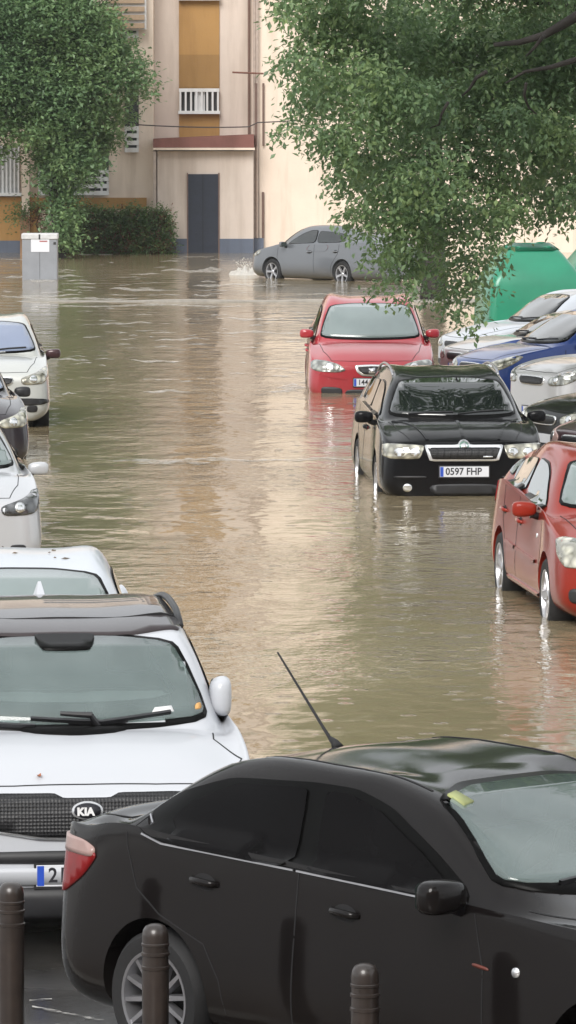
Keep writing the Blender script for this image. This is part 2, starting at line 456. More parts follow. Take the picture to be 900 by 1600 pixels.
    def mirror(s, x, z, sg, mat, reach=.21, size=(.09, .125, .085), stalk=True):
        h, n = s.hit((-x, 0, z), (0, -sg, 0))
        if h is None: h = Vector((-x+s.L/2, sg*s.hw*.9, z))
        cx, cy, cz = h.x+.01, h.y+sg*reach*.62, h.z+.05
        bm = bmesh.new(); bmesh.ops.create_cube(bm, size=2)
        bmesh.ops.subdivide_edges(bm, edges=bm.edges[:], cuts=2, use_grid_fill=True)
        for v in bm.verts:
            c = v.co
            l = max(abs(c.x), abs(c.y), abs(c.z)); e = Vector((c.x, c.y, c.z)); sp = e.normalized()*1.18
            q = e.lerp(sp, .45)
            if q.x < -.55: q.x = -.55               # flat back with the glass
            t = 1 - .22*(q.y*sg < 0)*abs(q.y)
            v.co = Vector((q.x*size[0]*(1-.25*abs(q.y)), q.y*size[1], q.z*size[2]*t))
        bmesh.ops.translate(bm, verts=bm.verts, vec=(cx, cy, cz))
        o = bobj('mirror', bm, mat, s.root, smooth=True)
        md = o.modifiers.new('s', 'SUBSURF'); md.levels = md.render_levels = 1
        if stalk:
            b = bmesh.new()
            tube(b, [(h.x+.01, h.y-sg*.02, h.z-.02), (h.x+.01, h.y+sg*.05, h.z+.0), (cx, cy-sg*.06, cz-.045)], [.035, .03, .04], 10)
            bobj('mirror_arm', b, M['trim'], o, smooth=True)
        b = bmesh.new(); 
        vs = [b.verts.new((cx-.57*size[0]*.92-.002, cy+size[1]*.86*a, cz+size[2]*.8*q)) for a, q in ((-1, -.7), (-.8, -1), (.8, -1), (1, -.6), (1, .6), (.8, 1), (-.8, 1), (-1, .7))]
        b.faces.new(vs); bobj('mirror_glass', b, M['gs'], o)
        return o
    def handle(s, x, z, sg, mat, w=.2):
        h, n = s.hit((-x, 0, z), (0, -sg, 0)); h2, _ = s.hit((-x-w, 0, z+.01), (0, -sg, 0))
        if h is None or h2 is None: return
        bm = bmesh.new()
        m1, m2 = h.lerp(h2, .2), h.lerp(h2, .8)
        tube(bm, [h-n*.004, m1+n*.028, m2+n*.03, h2-n*.004], [.010, .014, .014, .010], 8)
        for v in bm.verts: v.co.z = h.z+(v.co.z-h.z)*1.25
        o = bobj('door_handle', bm, mat, s.root, smooth=True)
        s.patch('handle_recess', [(-x-w*.1, 0, z-.035), (-x-w*.9, 0, z-.03), (-x-w*.9, 0, z+.045), (-x-w*.1, 0, z+.04)], (0, -sg, 0), M['gap'], off=.001, parent=o, r=.3, edge=False)
        return o
    def plate(s, yc, z, txt='', x=None, mat=None, strip=True, rearp=False, size=.072, ts=None, rest=None):
        h, n = s.hit((0, yc, z), (-1, 0, 0)); X = h.x+.012
        for dy in (-.2, .2):
            for dz in (-.05, .05):
                q, _ = s.hit((0, yc+dy, z+dz), (-1, 0, 0))
                if q is not None: X = max(X, q.x+.008)
        bm = bmesh.new(); box(bm, X, X+.008, yc-.26, yc+.26, z-.055, z+.055, bev=.003)
        o = bobj('license_plate', bm, M['plate'], s.root)
        bm = bmesh.new(); box(bm, X-.006, X+.0055, yc-.272, yc+.272, z-.067, z+.067)
        bobj('plate_frame', bm, M['trim'], o)
        bm = bmesh.new(); box(bm, X+.004, X+.0095, yc-.256, yc-.221, z-.051, z+.051)
        bobj('blue_strip', bm, M['blue'], o)
        if txt:
            mx = Matrix(((0, 0, 1, X+.009), (1, 0, 0, yc-.200), (0, 1, 0, z), (0, 0, 0, 1)))
            text('plate_number', txt, .105, M['ink'], o, mx, off=.002, xs=ts or .92)
        return o
    def place(s, X, Y, yaw, dz=0, front=True):
        a = yaw
        if front: X -= math.cos(a)*s.L/2; Y -= math.sin(a)*s.L/2
        s.root.location = (X, Y, dz); s.root.rotation_euler = (0, 0, a)
        return s.root
    # ---- common assemblies
    def windscreen(s, glass, frit=True, wiper=True, wb=None, wt=None, z0=None, z1=None, k=.0):
        c = s.c; hw = s.hw; wb = wb or .80*hw; wt = wt or c['wr']*hw-.03
        z0 = z0 or c['hc']+.02; z1 = z1 or c['ht']-.02
        dep = k
        base = [(-wb, z0-dep*0), (-wb*.6, z0-.025), (0, z0-.035), (wb*.6, z0-.025), (wb, z0), (wt, z1-.015), (wt*.5, z1+.008), (0, z1+.014), (-wt*.5, z1+.008), (-wt, z1-.015)]
        o = s.front('windscreen_surround', base, M['gapg'], off=.006, r=.12, it=2)
        g = .022
        ins = [(-wb+g*1.1, z0+g), (-wb*.6, z0+g-.018), (0, z0+g-.028), (wb*.6, z0+g-.018), (wb-g*1.1, z0+g), (wt-g, z1-.015-g*.6), (wt*.5, z1+.008-g*.6), (0, z1+.014-g*.6), (-wt*.5, z1+.008-g*.6), (-wt+g, z1-.015-g*.6)]
        w = s.front('windscreen', ins, glass, off=.0065, r=.12, it=2)
        if wiper:
            for a, b in (((.05, z0-.0), (.62*hw, z0+.035)), ((-.55*hw, z0-.0), (.0, z0+.02))):
                s.ribbon('wiper', [[(0, a[0], a[1]+.0), (0, (a[0]+b[0])/2, (a[1]+b[1])/2+.005), (0, b[0], b[1])]], (-1, 0, 0), M['trim'], w=.014, off=.02, h=.012)
        return w
    def hood_lines(s, w0=.62, w1=.80, x0=.1):
        c = s.c; hw = s.hw
        s.ribbon('hood_seam', [[(-x0, sg*w0*hw, 0), (-.45, sg*(w0+.12)*hw, 0), (-.8, sg*(w1-.02)*hw, 0), (-c['xc']-.02, sg*w1*hw, 0)] for sg in (1, -1)] +
                 [[(-x0, -w0*hw, 0), (-x0+.03, -w0*.5*hw, 0), (-x0+.035, 0, 0), (-x0+.03, w0*.5*hw, 0), (-x0, w0*hw, 0)]], (0, 0, -1), M['gap'], w=.008, off=.001, h=.001)
    def sidewindows(s, polys, glass, sides=(1, -1), sur=.018, chrome=False):
        for sg in sides:
            for p in polys:
                cx = sum(q[0] for q in p)/len(p); cz = sum(q[1] for q in p)/len(p)
                big = []
                for x, z in p:
                    l = math.hypot(x-cx, z-cz); big.append((x+(x-cx)/l*.026, z+(z-cz)/l*.022))
                o = s.side('window_surround', big, M['gapg'], sg, off=.004, r=.12, step=.045, edge=False)
                s.side('side_window', p, glass, sg, off=.011, r=.12, step=.045, edge=False)
    def seams(s, lines, sides=(1, -1), mat=None, w=.009):
        for sg in sides:
            s.ribbon('door_seam', [[(-x, 0, z) for x, z in l] for l in lines], (0, -sg, 0), mat or M['gap'], w=w, off=.001, h=.0008)
    def rearlights(s, poly, mat, sides=(1, -1)):
        for sg in sides:
            s.patch('taillight', [(x, y*sg, z) for x, y, z in poly], (.75, -.66*sg, 0), mat, off=.008)

# ------------------------------------------------------------------ car specs
def spec(**k):
    d = dict(L=4.3, W=1.78, H=1.48, hf=.78, hc=1.0, xc=1.15, xt=1.95, ht=1.42, xe=3.45, he=1.42, xg=4.1, hg=1.02, wr=.66,
             b0=.94, b1=1.02, fa=.86, ra=3.45, wheel=.315, gc=.2)
    d.update(k); return d
def bz(c, x): return lerp(c['b0'], c['b1'], max(0, min(1, (x-c['xc'])/(c['xg']-c['xc']))))
def wins(c, xB, xR, quarter=None):
    t = c['H']-.125
    f = [(c['xc']+.36, bz(c, c['xc'])+.055), (xB-.03, bz(c, xB)+.06), (xB-.05, t), (c['xt']+.22, c['ht']-.085), (c['xt']-.02, c['ht']-.16)]
    r = [(xB+.05, bz(c, xB)+.06), (xR, bz(c, xR)+.07), (xR+.12, bz(c, xR)+.2), (min(xR+.02, c['xe']), c['he']-.115), (xB+.04, t)]
    out = [f, r]
    if quarter: out.append(quarter)
    return out
def kit(car, glass, sglass, xB, xR, seams=True, mm=None, sides=(1, -1), wheelstyle=5, wmat=None, handles=True, mir=True, quarter=None, mz=None, lev=None, wiper=True, mreach=.18, msize=(.075, .10, .066)):
    c = car.c
    car.windscreen(glass, wiper=wiper)
    car.sidewindows(wins(c, xB, xR, quarter), sglass, sides)
    car.hood_lines()
    if seams:
        car.seams([[(c['xc']+.12, bz(c, c['xc'])-.03), (c['xc']+.10, .7), (c['xc']+.16, .35)],
                   [(xB, bz(c, xB)+.02), (xB, .6), (xB+.03, .33)],
                   [(xR+.02, bz(c, xR)+.02), (xR-.02, .8), (c['ra']-.38, .55), (c['ra']-.42, .33)]], sides)
    if handles:
        for sg in sides:
            car.handle(xB-.26, .82, sg, c['paint']); car.handle(xR-.20, .85, sg, c['paint'])
    if mir:
        for sg in (1, -1): car.mirror(c['xc']+.42, bz(c, c['xc'])+(mz or 0), sg, mm or c['paint'], reach=mreach, size=msize)
    # rear glass and lamps
    hw = car.hw
    car.rear('rear_window', [(-.62*hw, c['hg']+.06), (.62*hw, c['hg']+.06), (c['wr']*hw*.86, c['he']-.08), (-c['wr']*hw*.86, c['he']-.08)], M['gblk'], off=.006, step=.1)
    car.wheels(wheelstyle, wmat)
def emblem_disc(car, y, z, r, mat, parent=None, name='emblem', d=(-1, 0, 0)):
    n = 20
    return car.patch(name, [(0, y+r*math.cos(2*math.pi*i/n), z+r*math.sin(2*math.pi*i/n)) for i in range(n)], d, mat, off=.016, it=0, parent=parent, step=1)
def framed(car, name, poly, w, frame, inner, d=(-1, 0, 0), off=.006, it=2, r=.15, innername='grille_mesh'):
    """panel with a raised rim: outer in the frame material, inner on top"""
    cy = sum(p[0] for p in poly)/len(poly); cz = sum(p[1] for p in poly)/len(poly)
    hy = max(abs(p[0]-cy) for p in poly); hz = max(abs(p[1]-cz) for p in poly)
    o = car.front(name, poly, frame, off=off+.008, it=it, r=r)
    i = car.front(innername, [(cy+(y-cy)*(1-w/hy), cz+(z-cz)*(1-w/hz)) for y, z in poly], inner, off=off+.0125, it=it, r=r, parent=o)
    return o
mesh_m, nt, b = newmat('grille_honeycomb')
v = coords(nt, scale=(1, 1, 1)); vo = nt.nodes.new('ShaderNodeTexVoronoi'); setin(vo, Scale=55, Randomness=.1); nt.links.new(v, vo.inputs['Vector'])
nt.links.new(ramp(nt, vo.outputs['Distance'], [(.25, (.003, .003, .0035)), (.55, (.02, .02, .022))]), b.inputs['Base Color']); setin(b, Roughness=.5)
bump(nt, vo.outputs['Distance'], .8, .01, b); M['mesh'] = mesh_m

M['p_black'] = paint('paint_charcoal', (.0068, .0056, .0056), metal=0, rough=.5, coat=1, coatr=.025, dirt=.10, cior=1.30, spec=.03)
M['p_white'] = paint('paint_pearl_white', (.455, .47, .50), coat=.45, rough=.35, dirt=.12)
M['p_white2'] = paint('paint_white', (.47, .50, .54), coat=.5, dirt=.2)
M['p_silver'] = paint('paint_silver', (.50, .51, .53), metal=.3, rough=.35, dirt=.15)
M['p_cream'] = paint('paint_pale_silver', (.50, .51, .49), metal=.2, rough=.4)
M['p_maroon'] = paint('paint_dark_maroon', (.05, .022, .025), metal=.3, rough=.4)
M['p_slate'] = paint('paint_dark_slate', (.022, .017, .022), rough=.4, cior=1.5)
M['p_red'] = paint('paint_red', (.35, .020, .030), rough=.4, dirt=.5, cior=1.5)
M['p_orange'] = paint('paint_rust_red', (.235, .018, .008), metal=.0, rough=.4, dirt=.12, cior=1.2, spec=.15)
M['p_gloss'] = paint('paint_black', (.005, .005, .006), coat=1, coatr=.02, dirt=.1, cior=1.22, spec=.05)
M['p_blue'] = paint('paint_blue', (.012, .055, .27), metal=.2, rough=.3, dirt=.2)
M['p_grey'] = paint('paint_steel_grey', (.135, .145, .16), metal=.3, rough=.3, cior=1.5)
M['p_lsilver'] = paint('paint_light_silver', (.5, .5, .51), metal=.3, rough=.3, dirt=.2)

def inside(p, poly):
    x, y = p; c = False; n = len(poly)
    for i in range(n):
        (x1, y1), (x2, y2) = poly[i], poly[(i+1) % n]
        if (y1 > y) != (y2 > y) and x < (x2-x1)*(y-y1)/(y2-y1)+x1: c = not c
    return c
m, nt, b = newmat('clear_windscreen'); v = coords(nt)
b.inputs['Base Color'].default_value = (.20, .255, .25, 1); setin(b, Roughness=.07); b.inputs['Coat Weight'].default_value = 1; b.inputs['Coat Roughness'].default_value = .02
vo = nt.nodes.new('ShaderNodeTexVoronoi'); setin(vo, Scale=42.0); nt.links.new(v, vo.inputs['Vector'])
bump(nt, ramp(nt, vo.outputs['Distance'], [(.0, (1,)*3), (.18, (0,)*3)]), .25, .003, b)
tr = nt.nodes.new('ShaderNodeBsdfTransparent'); tr.inputs['Color'].default_value = (.80, .90, .87, 1); ms = nt.nodes.new('ShaderNodeMixShader')
mr = nt.nodes.new('ShaderNodeMapRange'); nt.links.new(noise(nt, v, 2.5, 5), mr.inputs['Value']); mr.inputs['From Min'].default_value = .3; mr.inputs['From Max'].default_value = .7; mr.inputs['To Min'].default_value = .40; mr.inputs['To Max'].default_value = .54
nt.links.new(mr.outputs[0], ms.inputs[0]); nt.links.new(b.outputs[0], ms.inputs[1]); nt.links.new(tr.outputs[0], ms.inputs[2]); nt.links.new(ms.outputs[0], nt.nodes['Material Output'].inputs['Surface'])
M['clear'] = m
M['dash'] = simple('dashboard_grey', (.035, .036, .038), .7); M['seatm'] = simple('seat_cloth', (.09, .09, .095), .9, var=.2)
M['wheelm'] = simple('steering_wheel', (.03, .03, .03), .5)
def cabin(car, z0, z1, wb, wt, xd, zd, xs):
    poly = [(-wb+.035, z0+.03), (0, z0), (wb-.035, z0+.03), (wt-.03, z1-.03), (0, z1-.015), (-wt+.03, z1-.03)]
    cy_ = sum(p[0] for p in poly)/6; cz_ = sum(p[1] for p in poly)/6
    small = [(cy_+(y-cy_)*.975, cz_+(z-cz_)*.92) for y, z in poly]
    for o in [car.body]+[q for q in car.root.children if q.name.startswith('windscreen_surround')]:
        b = bmesh.new(); b.from_mesh(o.data); b.normal_update()
        kill = [f for f in b.faces if f.calc_center_median().x > car.L/2-car.c['xt']-.25 and f.calc_center_median().z > z0-.05 and inside((f.calc_center_median().y, f.calc_center_median().z), poly if o is car.body else small) and (o is not car.body or f.normal.x > .1)]
        bmesh.ops.delete(b, geom=kill, context='FACES'); b.to_mesh(o.data); b.free()
    X = lambda x: -x+car.L/2
    b = bmesh.new(); box(b, X(xd+.45), X(xd), -.66, .66, zd-.5, zd, bev=.05); box(b, X(xd+.5), X(xd+.25), .22, .56, zd-.05, zd+.05, bev=.03); bobj('dashboard', b, M['dash'], car.root, smooth=True)
    b = bmesh.new(); n = 28; Rm = Matrix.Translation((X(xd+.66), .38, zd+.0)) @ Matrix.Rotation(R(-62), 4, 'Y')
    tube(b, [Rm @ Vector((.185*math.cos(2*math.pi*i/n), .185*math.sin(2*math.pi*i/n), 0)) for i in range(n+1)], .015, 8)
    for a_ in (0, 2.2, 4.1): tube(b, [Rm @ Vector((0, 0, -.02)), Rm @ Vector((.18*math.cos(a_), .18*math.sin(a_), 0))], .018, 6)
    bobj('steering_wheel', b, M['wheelm'], car.root, smooth=True)
    for sg in (1, -1):
        b = bmesh.new(); box(b, X(xs+.14), X(xs), sg*.38-.23, sg*.38+.23, .45, z1-.26, bev=.05); sobj = bobj('seat', b, M['seatm'], car.root, smooth=True)
        b = bmesh.new(); box(b, X(xs+.12), X(xs+.02), sg*.38-.12, sg*.38+.12, z1-.235, z1-.06, bev=.04); bobj('headrest', b, M['seatm'], sobj, smooth=True)
    b = bmesh.new(); box(b, X(xs+1.2), X(xs+1.0), -.62, .62, .5, z1-.25, bev=.05); bobj('rear_seat', b, M['seatm'], car.root, smooth=True)
# ================================================================== 1 charcoal saloon in the foreground
def foreground_saloon():
    c = spec(L=4.44, W=1.75, H=1.418, hf=.80, hc=1.0, xc=1.42, xt=2.36, ht=1.378, xe=3.35, he=1.402, xg=4.05, hg=1.06, hk=1.065, wr=.69,
             b0=.905, b1=.995, fa=.84, ra=3.64, wheel=.31, gc=.2, roofsmooth=True, paint=M['p_black'], bs=.945, lev=4, rimr=.215, sp0=.018, sp1=.013, crease=.5, wb=.03)
    a = Car(c, 'parked_saloon', 'charcoal four door saloon with tinted side windows right behind the brown bollards')
    hw = a.hw
    a.windscreen(M['clear'], wiper=True)
    # tinted side glass with chrome strip below
    fw = [(1.78, .962), (2.67, .990), (2.71, 1.325), (2.56, 1.322), (2.36, 1.27), (2.06, 1.13)]
    rw = [(2.79, .994), (3.52, 1.015), (3.66, 1.11), (3.56, 1.20), (3.30, 1.30), (2.82, 1.33)]
    allw = [(1.70, .96), (2.7, .995), (3.62, 1.022), (3.72, 1.045), (3.86, 1.12), (3.70, 1.22), (3.36, 1.32), (2.8, 1.352), (2.54, 1.346), (2.30, 1.29), (1.98, 1.135)]
    for sg in (1, -1):
        a.side('window_surround', allw, M['gapg'], sg, off=.004, r=.12, step=.045, edge=False)
        a.side('side_window', fw, M['gd'], sg, off=.013, r=.07, step=.045, edge=False)
        a.side('side_window', rw, M['gd'], sg, off=.013, r=.07, step=.045, edge=False)
        a.ribbon('chrome_strip', [[(-1.86, 0, .957), (-2.72, 0, .988)], [(-2.74, 0, .989), (-3.60, 0, 1.014), (-3.74, 0, 1.045), (-3.84, 0, 1.105)]], (0, -sg, 0), M['alloy'], w=.008, off=.009)
        a.handle(2.32, .835, sg, c['paint'], w=.18); a.handle(3.22, .87, sg, c['paint'], w=.18)
        a.mirror(1.72, .955, sg, c['paint'], reach=.19, size=(.085, .12, .075))
        a.patch('side_repeater', [(-1.52, 0, .70), (-1.62, 0, .71), (-1.62, 0, .725), (-1.53, 0, .715)], (0, -sg, 0), simple('dark_amber', (.12, .03, .02), .4), off=.006)
        n = 14
        a.patch('fender_badge', [(-1.36+.021*math.cos(q*2*math.pi/n), 0, .715+.021*math.sin(q*2*math.pi/n)) for q in range(n)], (0, -sg, 0), M['chrome'], off=.008, it=0, step=1)
    a.seams([[(1.62, .93), (1.56, .7), (1.56, .45), (1.62, .30)],
             [(2.71, 1.0), (2.72, .7), (2.74, .30)],
             [(3.86, 1.10), (3.84, .98), (3.76, .80), (3.60, .70), (3.30, .60), (3.20, .45), (3.17, .3)]], w=.007)
    a.seams([[(.9, .66), (1.48, .67), (2.7, .70), (3.35, .735)]], w=.012, mat=c['paint'])
    # sills
    for sg in (1, -1): a.side('sill', [(1.22, .20), (3.1, .20), (3.1, .25), (1.22, .25)], M['trim'], sg, off=.008, step=.2)
    a.hood_lines(); 
    a.ribbon('roof_seam', [[(-2.2, sg*.86*c['wr']*hw, 0), (-2.8, sg*.88*c['wr']*hw, 0), (-3.25, sg*.86*c['wr']*hw, 0)] for sg in (1, -1)], (0, 0, -1), M['gap'], w=.012, off=.001)
    a.ribbon('boot_seam', [[(-4.02, sg*.66*hw, 0), (-4.3, sg*.70*hw, 0)] for sg in (1, -1)], (0, 0, -1), M['gap'], w=.008, off=.001)
    a.rear('rear_window', [(-.60*hw, 1.13), (.60*hw, 1.13), (.5*hw, 1.36), (-.5*hw, 1.36)], M['gblk'], off=.006)
    # rear lamps wrap round the corner: red below, pale strip on top
    for sg in (1, -1):
        d = (.62, -.78*sg, 0)
        t = a.patch('taillight', [(-4.44, .42*sg, .96), (-4.40, .60*sg, .955), (-4.2, .80*sg, .955), (-4.10, .84*sg, .925), (-4.10, .86*sg, .90), (-4.2, .86*sg, .80), (-4.34, .78*sg, .70), (-4.44, .5*sg, .74)], d, M['redlens'], off=.010, step=.04)
        a.patch('reversing_lens', [(-4.44, .44*sg, .975), (-4.40, .60*sg, .975), (-4.2, .80*sg, .972), (-4.10, .84*sg, .945), (-4.10, .84*sg, .90), (-4.22, .82*sg, .90), (-4.38, .62*sg, .905), (-4.44, .44*sg, .90)], d, M['pinklens'], off=.014, step=.04, parent=t)
    a.rear('rear_bumper_trim', [(-.6*hw, .30), (.6*hw, .30), (.6*hw, .40), (-.6*hw, .40)], M['trim'])
    # front end (faces away from the picture)
    for sg in (1, -1):
        a.patch('headlight', [(0, sg*.42, .72), (-.1, sg*.62, .74), (-.45, sg*.80, .84), (-.5, sg*.82, .80), (-.15, sg*.78, .64), (0, sg*.5, .62)], (-.75, -.66*sg, 0), M['lens'], off=.008)
    framed(a, 'grille', [(-.42, .56), (.42, .56), (.48, .68), (-.48, .68)], .015, M['chrome'], M['mesh'])
    # aerial at the front edge of the roof? it stands at the rear centre
    b = bmesh.new(); h, _ = a.hit((-3.34, .0, 0), (0, 0, -1))
    tube(b, [h-Vector((0, 0, .005)), h+Vector((-.02, 0, .02)), h+Vector((-.05, 0, .035))], [.03, .018, .011], 10)
    base = bobj('antenna', b, M['rubber'], a.root, smooth=True)
    b = bmesh.new(); tube(b, [h+Vector((-.045, 0, .03)), h+Vector((-.09, 0, .075)), h+Vector((-.40, 0, .40))], [.0085, .0075, .0045], 6); bobj('antenna_rod', b, M['rubber'], base)
    # inspection sticker top corner of screen
    q = .0
    a.front('windscreen_sticker', [(-.50, 1.305), (-.42, 1.31), (-.42, 1.345), (-.50, 1.34)], simple('yellow_sticker', (.33, .36, .15), .7), off=.0155, it=0)
    # dash and steering wheel read as pale shapes low in the screen
    a.wheels(12, M['alloy'])
    cabin(a, c['hc']+.02, c['ht']-.02, .80*hw, c['wr']*hw-.03, 1.72, .96, 2.45)
    return a
fs = foreground_saloon()
fs.place(.06+3.6*.682-.012, 23.15-3.6*.731+.1, R(-47.0), -.01)

# ================================================================== 2 white SUV behind it
def white_suv():
    c = spec(L=4.44, W=1.855, H=1.60, hf=.93, hc=1.12, xc=1.0, xt=1.72, ht=1.53, xe=3.6, he=1.55, xg=4.15, hg=1.15, wr=.70,
             b0=1.04, b1=1.16, fa=.92, ra=3.56, wheel=.345, gc=.22, paint=M['p_white'], lev=4, wb=.03)
    a = Car(c, 'parked_suv', 'white sport utility car with black glass roof panel, nose hidden by the charcoal saloon', 'car')
    hw = a.hw
    a.windscreen(M['clear'], wiper=False, wb=.745, z0=1.125, z1=1.515, wt=.60)
    a.front('mirror_housing_patch', [(-.17, 1.522), (.17, 1.522), (.13, 1.455), (-.13, 1.455)], M['gapg'], off=.0155, r=.1)
    for p in ([(0, .52, 1.155), (0, .15, 1.115), (0, -.22, 1.135)], [(0, -.2, 1.10), (0, -.5, 1.112), (0, -.75, 1.14)]):
        w = a.ribbon('wiper', [p], (-1, 0, 0), M['trim'], w=.016, off=.02, h=.014)
    b = bmesh.new(); h, n = a.hit((0, .13, 1.112), (-1, 0, 0)); tube(b, [h, h+n*.05+Vector((0, -.04, .02)), h+n*.045+Vector((0, -.2, .035))], [.02, .018, .012], 8); bobj('wiper_arm', b, M['trim'], a.root)
    a.front('paper_slip', [(.42, 1.158), (.54, 1.163), (.53, 1.19), (.44, 1.183)], M['white_plastic'], off=.0155, it=0)
    a.front('parking_sticker', [(.655, 1.17), (.69, 1.172), (.685, 1.20), (.66, 1.195)], simple('orange_sticker', (.55, .3, .1), .6), off=.0155, it=1)
    a.sidewindows([[(1.36, 1.10), (2.3, 1.15), (2.3, 1.47), (1.98, 1.46), (1.72, 1.38)], [(2.4, 1.155), (3.15, 1.19), (3.2, 1.45), (2.4, 1.47)], [(3.25, 1.2), (3.6, 1.24), (3.55, 1.40), (3.28, 1.44)]], M['gblk'])
    # black glass roof panel from the screen back
    a.top('roof_panel', [(1.71, -.63), (1.665, -.4), (1.645, 0), (1.665, .4), (1.71, .63), (2.0, .635), (3.55, .62), (3.6, 0), (3.55, -.62), (2.0, -.635)], glassmat('glass_roof', (.045, .038, .04), .35, .8, .15, 1.2, .1), off=.012, r=.1, step=.12)
    a.ribbon('roof_panel_gap', [[(-2.06, -.62, 0), (-2.04, 0, 0), (-2.06, .62, 0)]], (0, 0, -1), M['gap'], w=.012, off=.013)
    for sg in (1, -1):
        b = bmesh.new(); pts = []; rr = []
        for i in range(15):
            x = lerp(1.95, 3.75, i/14); h, n = a.hit((-x, sg*.655, 0), (0, 0, -1))
            lift = .045*min(1, i/1.6, (14-i)/1.6)
            pts.append(h+Vector((0, 0, lift))); rr.append(.02)
        tube(b, pts, rr, 8); bobj('roof_rail', b, M['trim'], a.root, smooth=True)
    a.hood_lines(w0=.78, w1=.80, x0=.13)
    # shark fin
    b = bmesh.new(); h, n = a.hit((-3.62, 0, 0), (0, 0, -1))
    vs = [b.verts.new(h+Vector(p)) for p in ((.10, .03, -.01), (.10, -.03, -.01), (-.07, -.04, -.01), (-.07, .04, -.01), (-.05, .008, .085), (-.05, -.008, .085), (-.08, -.008, .08), (-.08, .008, .08))]
    for f in ((0,1,2,3),(0,4,5,1),(4,7,6,5),(1,5,6,2),(3,7,4,0),(2,6,7,3)): b.faces.new([vs[i] for i in f])
    bobj('antenna', b, c['paint'], a.root)
    # front: tiger shaped grille, seam, plate, lower intakes
    G = [(-.62, .870), (-.46, .884), (-.17, .884), (-.12, .862), (.12, .862), (.17, .884), (.46, .884), (.62, .870), (.61, .79), (.50, .70), (.24, .655), (0, .648), (-.24, .655), (-.50, .70), (-.61, .79)]
    cy, cz = 0, .775
    o = a.front('grille', G, M['chrome'], off=.010, r=.08, it=1)
    a.front('grille_mesh', [(y*.975, cz+(z-cz)*(.97 if z > cz else .86)) for y, z in G], M['mesh'], off=.016, r=.08, it=1, parent=o)
    n = 28
    e = a.front('emblem', [(.079*math.cos(2*math.pi*i/n), .80+.040*math.sin(2*math.pi*i/n)) for i in range(n)], M['chrome'], off=.030, it=0, step=1)
    e2 = a.front('emblem_field', [(.068*math.cos(2*math.pi*i/n), .80+.031*math.sin(2*math.pi*i/n)) for i in range(n)], M['ink'], off=.034, it=0, step=1, parent=e)
    X = max((e.matrix_world @ v.co).x for v in e2.data.vertices)+.001
    mx = Matrix(((0, 0, 1, X), (1, 0, 0, -.053), (0, 1, 0, .80), (0, 0, 0, 1)))
    text('emblem_letters', 'KIA', .054, M['white_plastic'], e, mx, off=.003, xs=1.02, extr=.002)
    a.front('lower_intake', [(-.66, .60), (.66, .60), (.62, .535), (-.62, .535)], M['trim'], off=.006)
    a.front('bumper_bar', [(-.55, .515), (.55, .515), (.68, .47), (.62, .43), (-.62, .43), (-.68, .47)], c['paint'], off=.022)
    a.front('lower_bumper', [(-.74, .415), (.74, .415), (.6, .24), (-.6, .24)], M['trim'], off=.014)
    p = a.plate(0, .475, '21')
    for sg in (1, -1):
        hl = a.patch('headlight', [(-.02, sg*.60, .86), (-.2, sg*.78, .915), (-.55, sg*.86, .985), (-.58, sg*.87, .965), (-.35, sg*.88, .86), (-.1, sg*.80, .79), (-.03, sg*.62, .79)], (-.8, -.6*sg, -.0), M['lens'], off=.008)
        a.patch('fog_light', [(0, sg*.66, .40), (0, sg*.78, .41), (0, sg*.78, .34), (0, sg*.66, .33)], (-.85, -.5*sg, 0), M['reflector'], off=.022)
    a.seams([[(1.25, 1.05), (1.22, .7), (1.3, .35)], [(2.35, 1.12), (2.35, .35)], [(3.2, 1.15), (3.15, .8), (3.0, .6), (3.0, .35)]])
    for sg in (1, -1):
        a.handle(2.1, .93, sg, c['paint']); a.handle(2.95, .96, sg, c['paint'])
        a.mirror(1.42, 1.165, sg, c['paint'], reach=.055, size=(.11, .058, .108), stalk=True)
        a.side('wheel_arch_trim', [(1.34, .22), (3.12, .22), (3.12, .36), (1.34, .36)], M['trim'], sg, off=.008, step=.2)
    a.rear('rear_window', [(-.6, 1.22), (.6, 1.22), (.55, 1.46), (-.55, 1.46)], M['gblk'], off=.006)
    a.wheels(5, M['alloyb'])
    cabin(a, 1.125, 1.515, .745, .60, 1.30, 1.08, 2.0)
    return a
ws = white_suv()
h, n = ws.hit((-.16, -.235, 0), (0, 0, -1)); leafp = h+n*.006
ws.place(-1.018, 25.75, R(-83.5), -.075)
Wm = Matrix.Translation(ws.root.location) @ Matrix.Rotation(ws.root.rotation_euler.z, 4, 'Z')
b = bmesh.new()
lv = [b.verts.new(p) for p in ((-.025, 0, .004), (-.005, .014, .018), (.03, .004, .006), (.006, -.013, .012), (0, 0, 0))]
b.faces.new((lv[0], lv[4], lv[1])); b.faces.new((lv[1], lv[4], lv[2])); b.faces.new((lv[2], lv[4], lv[3])); b.faces.new((lv[3], lv[4], lv[0]))
lf = bobj('fallen_leaf', b, M['brownleaf']); lf.location = Wm @ leafp; lf.rotation_euler = (0, 0, -1.2); tag(lf, 'curled brown leaf lying on the bonnet edge of the white SUV', 'leaf')

